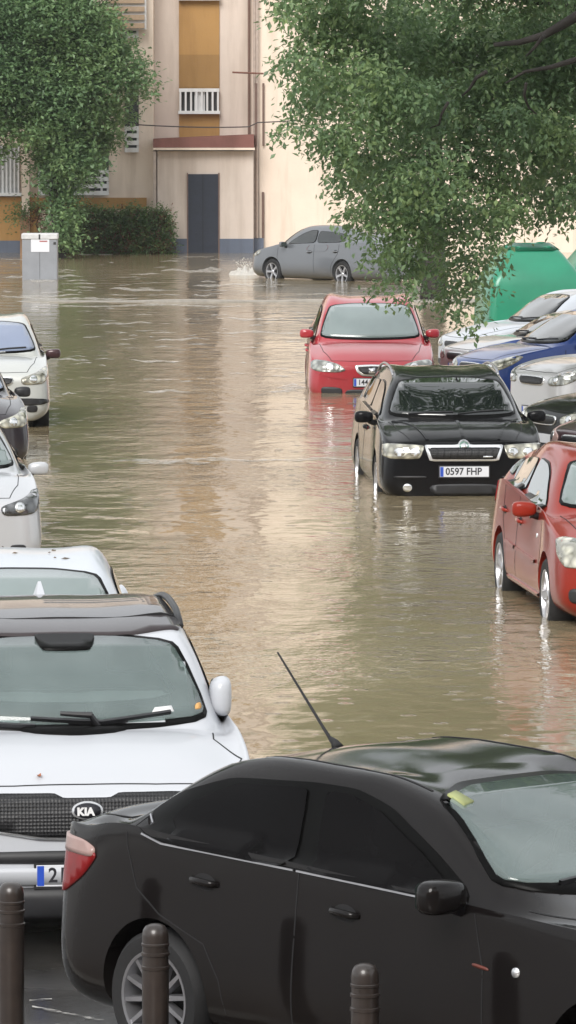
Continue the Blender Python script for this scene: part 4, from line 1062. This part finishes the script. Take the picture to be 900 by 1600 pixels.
# ------------------------------------------------------------------ near pavement, kerb and bollards
A0 = Vector((.09, 23.2)); hd = Vector((.682, -.731)); nr = Vector((-.731, -.682))
def along(t, off): p = A0+hd*t+nr*off; return p.x, p.y
m, nt, b = newmat('pavement_tiles'); v = coords(nt); br = nt.nodes.new('ShaderNodeTexBrick'); setin(br, Scale=2.6); nt.links.new(v, br.inputs['Vector'])
br.inputs['Color1'].default_value = (.16, .12, .09, 1); br.inputs['Color2'].default_value = (.12, .09, .07, 1); br.inputs['Mortar'].default_value = (.06, .05, .045, 1); br.offset = 0
nt.links.new(br.outputs['Color'], b.inputs['Base Color']); setin(b, Roughness=.25); M['tiles'] = m
M['kerbm'] = simple('kerb_concrete', (.30, .28, .25), .4, var=.2, scale=5, bumpd=.003)
def slab(name, quad, z0, z1, mat, kind='structure'):
    bm = bmesh.new(); lo = [bm.verts.new((x, y, z0)) for x, y in quad]; hi = [bm.verts.new((x, y, z1)) for x, y in quad]
    bm.faces.new(lo[::-1]); bm.faces.new(hi); n = len(quad)
    for i in range(n): bm.faces.new((lo[i], lo[(i+1) % n], hi[(i+1) % n], hi[i]))
    return tag(bobj(name, bm, mat), kind=kind)
KO = 1.02
m, nt, b = newmat('wet_road'); v = coords(nt); nt.links.new(ramp(nt, noise(nt, v, 2.5, 6, .65), [(.3, (.016, .015, .014)), (.7, (.036, .033, .030))]), b.inputs['Base Color'])
nt.links.new(ramp(nt, noise(nt, v, .9, 4), [(.42, (.06,)*3), (.6, (.35,)*3)]), b.inputs['Roughness']); bump(nt, noise(nt, v, 70, 3), .35, .004, b); M['wetroad'] = m
slab('road', [along(-22, -2.6), along(16, -2.6), along(16, KO-.003), along(-22, KO-.003)], -.3, .010, M['wetroad'])
slab('pavement', [along(-22, KO+.15), along(16, KO+.15), (16, -3), (-30, -3), (-30, 30)], -.3, .028, M['tiles'])
slab('kerb', [along(-22, KO), along(16, KO), along(16, KO+.148), along(-22, KO+.148)], -.3, .035, M['kerbm'])
M['boll'] = simple('bollard_brown', (.026, .019, .016), .35, var=.3, coat=.25, scale=14)
def bollard(px, pytop, label, slim=1):
    # intersect the pixel column with the bollard line
    a_ = (px-450)/F/math.cos(TH); Y = 22.5
    for _ in range(20):
        zc = Y*math.cos(TH)+(H-.3)*math.sin(TH); x = (px-450)/F*zc
        d = (Vector((x, Y))-A0).dot(nr)-(KO+.24); Y += d*.5
    top = at(px, pytop, Y).z; h = top-.028
    root = empty('bollard', (x, Y, .028)); tag(root, label, 'bollard', 'brown bollards along the near kerb')
    r = .058
    s = bmesh.new(); lathe(s, [(r*1.0, .10), (r*1.0, h*.52), (r*1.02, h*.53), (r*1.02, h-.2)], 28); bobj('post', s, M['boll'], root, smooth=True)
    s = bmesh.new(); lathe(s, [(.0005, 0), (r*1.55, 0), (r*1.55, .012), (r*1.25, .028), (r*1.2, .10), (r*1.24, .105), (r*1.2, .115), (r*.98, .118)], 28); bobj('base', s, M['boll'], root, smooth=True)
    s = bmesh.new(); lathe(s, [(r*1.0, h-.2), (r*1.09, h-.198), (r*1.09, h-.185), (r*1.0, h-.182), (r*.98, h-.14), (r*1.07, h-.138), (r*1.07, h-.126), (r*.99, h-.123), (r*.99, h-.098), (r*1.05, h-.096), (r*1.05, h-.086), (r*1.0, h-.083), (r*1.0, h-.052), (r*.93, h-.028), (r*.74, h-.011), (r*.4, h-.002), (.0005, h)], 28)
    o = bobj('cap', s, M['boll'], root, smooth=True)
    for q in root.children: 
        try: q.data.set_sharp_from_angle(angle=R(40))
        except Exception: pass
bollard(18, 1378, 'brown bollard in front of the white SUV, leftmost of the three')
bollard(243, 1443, 'brown bollard in front of the rear wheel of the charcoal saloon')
bollard(570, 1505, 'brown bollard in front of the front door of the charcoal saloon')

# ------------------------------------------------------------------ far kerb just awash
bm = bmesh.new(); n = 60; prev = None
for i in range(n+1):
    x = lerp(-12, 14, i/n); z = .03+.012*math.sin(i*.9)+(.0 if x > -3 else (x+3)*.012); y = 111.3+.02*math.sin(i*.5)
    cur = [bm.verts.new(p) for p in ((x, y, -.1), (x, y, z), (x, y+.55, z+.006), (x, y+.56, -.1))]
    if prev:
        for j in range(3): bm.faces.new((prev[j], cur[j], cur[j+1], prev[j+1]))
    prev = cur
tag(bobj('kerb', bm, M['kerbm']), kind='structure')

# ------------------------------------------------------------------ utility cabinet
M['cab'] = simple('cabinet_grey', (.22, .23, .25), .5, var=.08, scale=3)
a_ = onz(62, 437, 0); ca = empty('utility_cabinet', (a_.x, a_.y+.3, 0)); tag(ca, 'grey metal utility cabinet with white lid standing in the water by the hedge', 'cabinet')
w_ = .43
s = bmesh.new(); box(s, -w_, w_, -.3, .3, -.3, .98, bev=.02); bobj('cabinet_body', s, M['cab'], ca)
s = bmesh.new(); box(s, -w_-.015, w_+.015, -.33, .33, .985, 1.13, bev=.03); bobj('lid', s, M['shut'], ca)
s = bmesh.new(); box(s, -.21, .24, -.312, -.302, .68, 1.0); nt_ = bobj('paper_notice', s, M['plate'], ca)
s = bmesh.new(); box(s, 0, .19, -.316, -.313, .925, .955); bobj('notice_heading', s, simple('faded_red', (.35, .1, .1), .7), nt_)
s = bmesh.new(); box(s, -.02, .02, -.336, -.331, .99, 1.11); bobj('hinge', s, M['trim'], ca)
s = bmesh.new(); box(s, .0, .006, -.306, -.3005, .02, .97); bobj('door_seam', s, M['gap'], ca)
s = bmesh.new(); box(s, w_-.09, w_-.03, -.31, -.301, .86, .92); bobj('latch', s, M['trim'], ca)

# ------------------------------------------------------------------ leaves
def leafmat(name, dark, mid, light, sc=1.1):
    m, nt, b = newmat(name); v = coords(nt)
    geo = nt.nodes.new('ShaderNodeNewGeometry')
    mixv = nt.nodes.new('ShaderNodeMath'); mixv.operation = 'ADD'
    a = nt.nodes.new('ShaderNodeMath'); a.operation = 'MULTIPLY'; a.inputs[1].default_value = .25; nt.links.new(geo.outputs['Random Per Island'], a.inputs[0])
    c_ = nt.nodes.new('ShaderNodeMath'); c_.operation = 'MULTIPLY'; c_.inputs[1].default_value = .85; nt.links.new(noise(nt, v, sc, 3), c_.inputs[0])
    nt.links.new(a.outputs[0], mixv.inputs[0]); nt.links.new(c_.outputs[0], mixv.inputs[1])
    nt.links.new(ramp(nt, mixv.outputs[0], [(.3, dark), (.55, mid), (.82, light)]), b.inputs['Base Color'])
    setin(b, Roughness=.45); b.inputs['Transmission Weight'].default_value = 0
    tr = nt.nodes.new('ShaderNodeBsdfTranslucent'); tr.inputs['Color'].default_value = (*[min(1, x*1.6) for x in mid], 1)
    ms = nt.nodes.new('ShaderNodeMixShader'); ms.inputs[0].default_value = .28
    out = nt.nodes['Material Output']; nt.links.new(b.outputs[0], ms.inputs[1]); nt.links.new(tr.outputs[0], ms.inputs[2]); nt.links.new(ms.outputs[0], out.inputs['Surface'])
    return m
M['bark'] = simple('bark', (.035, .03, .027), .9, var=.35, scale=6, bumpd=.02)
M['leafA'] = leafmat('leaf_mid_green', (.068, .125, .064), (.135, .225, .10), (.25, .35, .145), .6)
M['leafB'] = leafmat('leaf_soft_green', (.062, .112, .060), (.135, .215, .098), (.27, .36, .14), .9)
M['leafC'] = leafmat('ivy_green', (.045, .09, .038), (.10, .17, .062), (.22, .25, .10), 2.5)
M['leafR'] = leafmat('ivy_brown', (.06, .022, .015), (.12, .05, .03), (.2, .1, .05), 2.5)
def leaves(name, clumps, size, dens, mat, parent, seed, droop=0., comp=False, flat=.75):
    """clumps: (centre, radius). Many little bent leaves through the clumps' volume"""
    rnd = random.Random(seed); V = []; Fc = []
    for c, r in clumps:
        n = int(dens*r*r)
        ng = max(1, int(n/7))
        for g in range(ng):
            while True:
                p = Vector((rnd.uniform(-1, 1), rnd.uniform(-1, 1), rnd.uniform(-1, 1)))
                if p.length < 1 and p.length > .25: break
            p = p*p.length**-.35 if p.length > 0 else p
            if p.length > 1.12: p *= 1.12/p.length
            k = 1+.35*math.sin(p.x*5+c.x*3+seed)*math.cos(p.z*4+c.z*2)
            tw = Vector(c)+Vector((p.x*r*k, p.y*r*k, p.z*r*flat*k))
            ax = Vector((rnd.gauss(0, 1), rnd.gauss(0, 1), rnd.gauss(0, .45)-droop))+p*.7; ax.normalize()
            for j in range(7):
                s_ = size*rnd.uniform(.6, 1.25)
                q = tw+ax*(j*size*.62)+Vector((rnd.gauss(0, .3), rnd.gauss(0, .3), rnd.gauss(0, .3)))*size
                d = (ax*.4+Vector((rnd.gauss(0, 1), rnd.gauss(0, 1), rnd.gauss(0, .6)-droop*.6))).normalized()
                u = d.cross(Vector((rnd.gauss(0, .5), rnd.gauss(0, .5), 1))).normalized()
                nn = u.cross(d)
                i = len(V)
                V += [q, q+d*s_*.5+u*s_*.27+nn*s_*.08, q+d*s_, q+d*s_*.5-u*s_*.27+nn*s_*.08]
                Fc += [(i, i+1, i+2), (i, i+2, i+3)]
    me = bpy.data.meshes.new(name); me.from_pydata([tuple(v) for v in V], [], Fc); me.update()
    return mobj(name, me, mat, parent)
def pc(px, py, rpx, Y, rnd=None, dy=0):
    p = at(px, py, Y); return (p, rpx/F*Y)
def tree(name, label, base, clumps, size, dens, mat, seed, trunk_r, limbs=14, droop=0, th=None, group=None, **k):
    root = empty(name, base); tag(root, label, 'tree', group)
    rel = [(Vector(c)-Vector(base), r) for c, r in clumps]
    rnd = random.Random(seed)
    bm = bmesh.new(); top = sum((c for c, r in rel), Vector())/len(rel)
    th = th or top.z
    tp = [Vector((0, 0, -.3)), Vector((.02, 0, .6)), Vector((top.x*.12, top.y*.12, th*.45)), Vector((top.x*.3, top.y*.3, th*.8)), Vector((top.x*.6, top.y*.6, th*1.1))]
    tube(bm, tp, [trunk_r*1.25, trunk_r, trunk_r*.85, trunk_r*.6, trunk_r*.25], 12)
    bobj('trunk', bm, M['bark'], root, smooth=True)
    for i, (c, r) in enumerate(rel):
        if i % max(1, round(len(rel)/limbs)) or (droop > .6 and c.z < 5.2): continue
        bm = bmesh.new(); st = tp[2].lerp(tp[3], rnd.uniform(.55, 1)); mid = st.lerp(c, .5)+Vector((rnd.gauss(0, .2), rnd.gauss(0, .2), .25*r))
        tube(bm, [st, st.lerp(mid, .5)+Vector((0, 0, .1*r)), mid, mid.lerp(c, .6)+Vector((0, rnd.gauss(0, .1), 0)), c], [trunk_r*.4, trunk_r*.32, trunk_r*.22, trunk_r*.14, trunk_r*.05], 7)
        bobj('limb', bm, M['bark'], root, smooth=True)
    leaves('crown', rel, size, dens, mat, root, seed, droop, **k)
    return root
rn = random.Random(11)
def ring(specs, Y, spread):
    out = []
    for px, py, r in specs:
        for k in range(2): out.append(pc(px+rn.uniform(-.25, .25)*r, py+rn.uniform(-.25, .25)*r, r*.85, Y+rn.uniform(-spread, spread)))
    return out
LT = [(60, -110, 95), (160, -60, 70), (-60, -30, 110), (50, 20, 80), (130, 40, 62), (175, 95, 45), (212, 132, 22), (90, 110, 75), (10, 110, 70), (-70, 120, 90), (150, 150, 45), (178, 188, 28), (60, 185, 55), (115, 205, 50), (160, 222, 24), (-12, 190, 45), (0, 232, 16), (105, 255, 34), (130, 262, 22), (80, 272, 20), (92, 305, 16), (100, 345, 16), (86, 372, 14), (20, 60, 80), (95, 60, 70), (135, 110, 60), (85, 160, 60), (115, 235, 40), (75, 240, 36), (92, 290, 22), (98, 320, 20), (95, 350, 18), (-40, 60, 90), (40, -60, 100), (108, 380, 14)]
tl = at(92, 398, 143.5)
tree('street_tree', 'broad leafy green tree rising behind the hedge at the upper left', (tl.x, 143.5, 0), ring(LT, 143, 1.3), .15, 3000, M['leafA'], 3, .17, th=4.5)
RT = [(430, -90, 60), (500, -60, 90), (640, -100, 130), (800, -90, 130), (960, -60, 130), (1080, 60, 120), (436, 12, 20), (470, 92, 34), (445, 190, 16), (520, 45, 55), (480, 150, 40), (500, 205, 30), (560, 120, 70), (600, 30, 80), (700, 60, 90), (820, 60, 90), (900, 130, 80), (560, 200, 55), (640, 170, 75), (740, 160, 80), (820, 200, 60), (545, 268, 34), (600, 270, 55), (680, 265, 65), (760, 262, 55), (880, 250, 55), (570, 325, 34), (630, 345, 46), (700, 340, 50), (768, 335, 42), (605, 392, 26), (650, 405, 34), (715, 405, 36), (600, 440, 14), (640, 448, 18), (700, 452, 24), (745, 440, 18), (762, 392, 24), (715, 487, 13), (742, 490, 12), (695, 480, 9), (868, 318, 26), (905, 300, 35), (960, 260, 70), (850, 130, 70), (860, 40, 80), (780, 120, 70), (850, 235, 45), (890, 200, 50), (905, 60, 80), (835, 285, 35), (800, 320, 26), (660, 300, 50), (610, 240, 50), (505, 110, 40), (640, 110, 70)]
clB = []
for px, py, r in RT:
    for k in range(2): clB.append(pc(px+rn.uniform(-.22, .22)*r, py+rn.uniform(-.22, .22)*r, r*.8, 69+rn.uniform(-3, 3)))
TB = tree('street_tree', 'big feathery tree whose drooping branches hang in from the right over the parked cars', (8.2, 71, 0), clB, .10, 4700, M['leafB'], 5, .28, th=6.5, droop=.95, limbs=7)
def limb(pts, r0, r1, Y0=66.2):
    bm = bmesh.new(); P_ = [at(x, y, Y0+.12*i)-Vector(TB.location) for i, (x, y) in enumerate(pts)]
    tube(bm, P_, [lerp(r0, r1, i/(len(P_)-1)) for i in range(len(P_))], 8); bobj('limb', bm, M['bark'], TB, smooth=True)
limb([(1010, -20), (930, 8), (880, 38), (850, 55), (812, 66), (772, 70)], .085, .028)
limb([(850, 55), (835, 75), (822, 88)], .03, .012); limb([(990, 60), (905, 92), (860, 105), (820, 112), (790, 130)], .05, .012)
limb([(760, 112), (744, 122), (733, 140), (722, 150)], .03, .012); limb([(822, 130), (819, 150), (826, 168), (838, 178)], .022, .01)
limb([(700, 160), (690, 178), (686, 195), (672, 200)], .022, .008)
# canopy further above the parked row (mirrored in bonnets and screens)
RT2 = [(onz(675, 470, 0).x+dx, 112+dy, z) for dx, dy, z in ((0, 0, 6.2), (-1.6, .5, 5.6), (1.7, -.3, 5.4), (.3, .2, 7.8), (-.8, -.4, 4.3), (1.0, .4, 4.2), (2.6, 0, 6.6), (-2.3, 0, 7.0))]
tb = onz(677, 468, 0)
tree('street_tree', 'dark trunked tree standing behind the red car beside the green container', (tb.x, tb.y+.25, 0), [(Vector(p), 1.15) for p in RT2], .13, 1500, M['leafB'], 9, .26, th=5.2, droop=.4)
for i, (x, y, lab) in enumerate(((4.9, 59, 'street tree over the middle of the right hand row, beyond the frame'), (8.0, 42, 'street tree nearest on the right, beyond the frame'), (-9.5, 88, 'street tree on the far left side, beyond the frame'), (-8.8, 44, 'street tree on the near left side, beyond the frame'), (6.5, 13.5, 'street tree on the near pavement to the right, above the frame'))):
    cl = []
    r_ = random.Random(40+i)
    for k in range(12):
        a_ = r_.random()*6.28; q = r_.uniform(0, 3.1); cl.append((Vector((x+q*math.cos(a_)-(1.6 if x > 0 else -.6), y+q*math.sin(a_), r_.uniform(8.6, 11.5))), r_.uniform(1.1, 1.8)))
    tree('street_tree', lab, (x, y, 0), cl, (.21 if i == 0 else .17), (900 if i == 0 else 600), M['leafB'], 50+i, .2, th=7.5, droop=.5)

# ------------------------------------------------------------------ hedge on its low wall
hy = onz(190, 397, 0).y
hw_ = empty('ivy_hedge', (at(188, 397, hy).x, hy+.3, 0)); tag(hw_, 'ivy covered garden wall below the ochre band, left of the blue door', 'hedge')
x0, x1 = at(100, 397, hy).x-hw_.location.x, at(256, 397, hy).x-hw_.location.x
s = bmesh.new(); box(s, x0, x1, -.12, .12, -.3, 1.15); bobj('low_wall', s, simple('old_render', (.24, .16, .12), .9, var=.3, scale=2), hw_)
cl = []; r_ = random.Random(8)
for i in range(190):
    x = lerp(x0, x1, r_.random()); z = r_.uniform(.0, 1.25)
    if r_.random() < .4 and z < .6 and (x < x0+.9 or abs(x-x0-1.1) < .25 or x > x1-.55 and r_.random() < .5): continue
    cl.append((Vector((x, -.16+r_.uniform(-.05, .1), z)), r_.uniform(.13, .24)))
cl += [(Vector((x1-.25, -.1, .9)), .33), (Vector((x1-.1, -.1, .5)), .25), (Vector((x1-.3, -.1, 1.15)), .22)]
leaves('foliage', cl, .085, 6500, M['leafC'], hw_, 12, .3)
leaves('withered_foliage', [(c-Vector((0, .13, 0)), r) for c, r in cl[::5]], .08, 3600, M['leafR'], hw_, 13, .3)
gp = at(38, 340, 146); gt = empty('gate_pillar', (gp.x, 146, 0)); tag(gt, 'narrow ochre gate pillar overgrown by a plant beside the utility cabinet', 'pillar')
s = bmesh.new(); box(s, -.12, .14, -.12, .12, -.3, at(38, 338, 146).z, bev=.02); bobj('pillar', s, stucco('pillar_render', (.33, .2, .12), .2), gt)
pl = at(62, 395, 145); pr = empty('climbing_plant', (pl.x, 145, 0)); tag(pr, 'straggly climber with red brown and green leaves above the cabinet', 'plant')
def rel(px, py, r): p = at(px, py, 145)-Vector((pl.x, 145, 0)); return (p, r/F*145)
leaves('foliage', [rel(28, 328, 12), rel(45, 322, 12), rel(22, 342, 8), rel(60, 320, 6)], .10, 5200, M['leafC'], pr, 14, .3)
leaves('red_foliage', [rel(55, 325, 10), rel(66, 335, 12), rel(72, 350, 11), rel(66, 362, 9), rel(75, 318, 8), rel(60, 345, 9)], .09, 4200, M['leafR'], pr, 15, .3)
bm = bmesh.new(); tube(bm, [(0, 0, -.2), (.05, 0, .5), (-.1, 0, .9), (.1, 0, 1.4)], [.03, .025, .02, .01], 6); bobj('stem', bm, M['bark'], pr)

# ------------------------------------------------------------------ green recycling containers
M['green'] = simple('container_green', (.010, .19, .105), .35, var=.12, scale=2.2, coat=.35, coatr=.15)
M['greenl'] = simple('container_green_faded', (.10, .40, .27), .4, var=.08, scale=2, coat=.2)
def container(label, X0, Y0, yaw, w, d, h):
    root = empty('recycling_container', (X0, Y0, 0), yaw); tag(root, label, 'container', 'green recycling containers')
    bm = bmesh.new()      # tapering body with a hipped roof
    prof = [(0, 1.0), (.55*h, .97), (.72*h, .90), (.97*h, .52), (h, .44)]
    rings = []
    for z, k in prof:
        ww, dd = w/2*(k if z > .6*h else k), d/2*(k*.98 if z <= .6*h else k)
        rings.append([bm.verts.new((x, y, z-.2 if z == 0 else z)) for x, y in ((-ww, -dd), (ww, -dd), (ww, dd), (-ww, dd))])
    for a_, b_ in zip(rings, rings[1:]):
        for i in range(4): bm.faces.new((a_[i], a_[(i+1) % 4], b_[(i+1) % 4], b_[i]))
    bm.faces.new(rings[-1]); bm.faces.new(rings[0][::-1])
    for f in bm.faces: f.material_index = 0
    ve = [e for e in bm.edges if abs((e.verts[0].co-e.verts[1].co).z) > .05]
    bmesh.ops.bevel(bm, geom=bm.edges[:], offset=.13, segments=5, affect='EDGES', profile=.5)
    bobj('container_body', bm, M['green'], root, smooth=True)
    b = bmesh.new(); box(b, -w*.43, w*.43, -d/2-.03, -d/2*.965, .15, .19); bobj('rib', b, M['green'], root)
    return root
container('large green recycling container with pitched top behind the white hatchback', 4.22, 89.5, R(10), 1.75, 1.5, 1.84)
container('second green container mostly cut off by the right edge', 5.75, 92.0, R(10), 1.75, 1.5, 1.84)

# ------------------------------------------------------------------ foam and floating streaks
m, nt, b = newmat('foam'); v = coords(nt); setin(b, Roughness=.5)
b.inputs['Base Color'].default_value = (.62, .60, .56, 1)
f_ = noise(nt, coords(nt, 'Object', (1, 3, 1)), 6, 5, .7)
al = nt.nodes.new('ShaderNodeMapRange'); nt.links.new(f_, al.inputs['Value']); al.inputs['From Min'].default_value = .44; al.inputs['From Max'].default_value = .66
nt.links.new(al.outputs[0], b.inputs['Alpha']); M['foam'] = m
bm = bmesh.new(); r_ = random.Random(21)
def streak(px0, px1, py, wpx, wob=2):
    n = max(4, int(abs(px1-px0)/9)); prev = None; ph = r_.random()*9
    for i in range(n+1):
        t = i/n; px = lerp(px0, px1, t); yy = py+wob*math.sin(t*5+ph)*.6+wob*.5*math.sin(t*13+ph*2)
        w = wpx*(math.sin(math.pi*min(1, max(0, t)))**.5+.03)*r_.uniform(.4, 1.2)
        a_ = onz(px, yy+w/2, .006); c_ = onz(px, yy-w/2, .006)
        cur = (bm.verts.new(a_), bm.verts.new(c_))
        if prev: bm.faces.new((prev[0], cur[0], cur[1], prev[1]))
        prev = cur
for q in ((175, 420, 719, 6), (380, 560, 718, 4), (210, 330, 723, 5), (200, 290, 564, 3), (80, 140, 562, 2.5), (220, 300, 612, 3.5), (430, 478, 605, 9), (420, 470, 611, 6), (95, 120, 615, 3), (0, 220, 466, 4), (50, 400, 478, 3), (120, 180, 397, 4), (35, 90, 437, 6), (60, 130, 432, 4), (250, 345, 423, 5), (310, 350, 421, 5), (170, 260, 452, 4), (300, 420, 446, 4), (0, 60, 432, 3), (0, 130, 462, 3), (330, 480, 520, 3), (240, 330, 530, 3), (350, 450, 498, 3), (150, 240, 505, 3)):
    streak(*q)
for i in range(70):
    px = r_.uniform(90, 470); py = r_.uniform(478, 600); l = r_.uniform(8, 45); streak(px, px+l, py, r_.uniform(.6, 2.0), .8)
for i in range(60):
    px = r_.uniform(-10, 560); py = r_.uniform(400, 462); l = r_.uniform(8, 60); streak(px, px+l, py, r_.uniform(.6, 2.2), 1)
def near_streak(pts, w_):
    prev = None
    for i, (px, py) in enumerate(pts):
        a_ = onz(px, py+w_*r_.uniform(.3, 1), .016); c_ = onz(px, py-w_*r_.uniform(.3, 1), .016); cur = (bm.verts.new(a_), bm.verts.new(c_))
        if prev: bm.faces.new((prev[0], cur[0], cur[1], prev[1]))
        prev = cur
near_streak([(46+i*5, 1563-.4*i) for i in range(8)], 1.6); near_streak([(50+i*8, 1572+i*1.6) for i in range(15)], 2.2)
tag(bobj('foam', bm, M['foam'], recalc=False), kind='stuff')
# bow wave in front of the grey car
bm = bmesh.new()
c0 = onz(381, 428, 0); NX, NY = 46, 26; grid = []
from mathutils import noise as mn
for i in range(NX+1):
    row_ = []
    for j in range(NY+1):
        u = i/NX*2-1; v_ = j/NY*2-1; x = c0.x+u*.42; y = c0.y+v_*1.2
        env = max(0, 1-u*u)*max(0, 1-v_*v_)
        z = env*(.06+.22*abs(mn.noise(Vector((x*6, y*2.2, 3))))+.16*abs(mn.noise(Vector((x*17, y*6, 1)))))-.03
        row_.append(bm.verts.new((x+.03*mn.noise(Vector((x*9, y*5, 7))), y, z)))
    grid.append(row_)
for i in range(NX):
    for j in range(NY): bm.faces.new((grid[i][j], grid[i+1][j], grid[i+1][j+1], grid[i][j+1]))
for i in range(140):
    px = r_.gauss(382, 8); rr_ = r_.uniform(.006, .018); p = onz(px, 424, 0)
    bmesh.ops.create_icosphere(bm, subdivisions=1, radius=1, matrix=Matrix.Translation((p.x, p.y+r_.uniform(-1, 1), abs(r_.gauss(0, .16)))) @ Matrix.Diagonal((rr_, rr_, rr_, 1)))
tag(bobj('bow_wave', bm, simple('white_water', (.5, .48, .44), .5), smooth=True), kind='stuff')

# ------------------------------------------------------------------ light
w = bpy.data.worlds.new('World'); scn.world = w; w.use_nodes = True; nt = w.node_tree; bg = nt.nodes['Background']
sky = nt.nodes.new('ShaderNodeTexSky'); sky.sky_type = 'NISHITA'; sky.sun_disc = False; sky.sun_elevation = R(55); sky.sun_rotation = R(200); sky.air_density = 1; sky.dust_density = 4
# closed cloud cover over the blue: pale grey, broken a little
tc = nt.nodes.new('ShaderNodeTexCoord'); cn = nt.nodes.new('ShaderNodeTexNoise'); setin(cn, Scale=2.2, Detail=6); nt.links.new(tc.outputs['Generated'], cn.inputs['Vector'])
cr = nt.nodes.new('ShaderNodeValToRGB'); cr.color_ramp.elements[0].position = .3; cr.color_ramp.elements[0].color = (7.4, 7.8, 8.2, 1); cr.color_ramp.elements[1].position = .7; cr.color_ramp.elements[1].color = (11.5, 11.6, 11.6, 1)
nt.links.new(cn.outputs['Fac'], cr.inputs['Fac'])
mx = nt.nodes.new('ShaderNodeMixRGB'); mx.inputs['Fac'].default_value = .88; nt.links.new(sky.outputs[0], mx.inputs['Color1']); nt.links.new(cr.outputs[0], mx.inputs['Color2'])
nt.links.new(mx.outputs[0], bg.inputs['Color']); bg.inputs['Strength'].default_value = .085
sd = bpy.data.lights.new('sun', 'SUN'); sd.energy = 2.2; sd.angle = R(30); sd.color = (1, .97, .93); so = bpy.data.objects.new('sun', sd); COL.objects.link(so)
so.rotation_euler = (R(56), 0, R(-18))
scn.view_settings.view_transform = 'Standard'; scn.view_settings.look = 'None'; scn.view_settings.gamma = 1; scn.view_settings.exposure = .62; scn.view_settings.use_curve_mapping = False


# ------------------------------------------------------------------ thin rainy air
bm = bmesh.new(); box(bm, -100, 100, -30, 175, -1.4, 26)
hz = bobj('haze', bm, None); tag(hz, kind='stuff')
m = bpy.data.materials.new('haze'); m.use_nodes = True; nt = m.node_tree; nt.nodes.remove(nt.nodes['Principled BSDF'])
pv = nt.nodes.new('ShaderNodeVolumePrincipled'); pv.inputs['Color'].default_value = (.92, .94, .95, 1); pv.inputs['Density'].default_value = .00016
nt.links.new(pv.outputs[0], nt.nodes['Material Output'].inputs['Volume']); hz.data.materials.append(m)
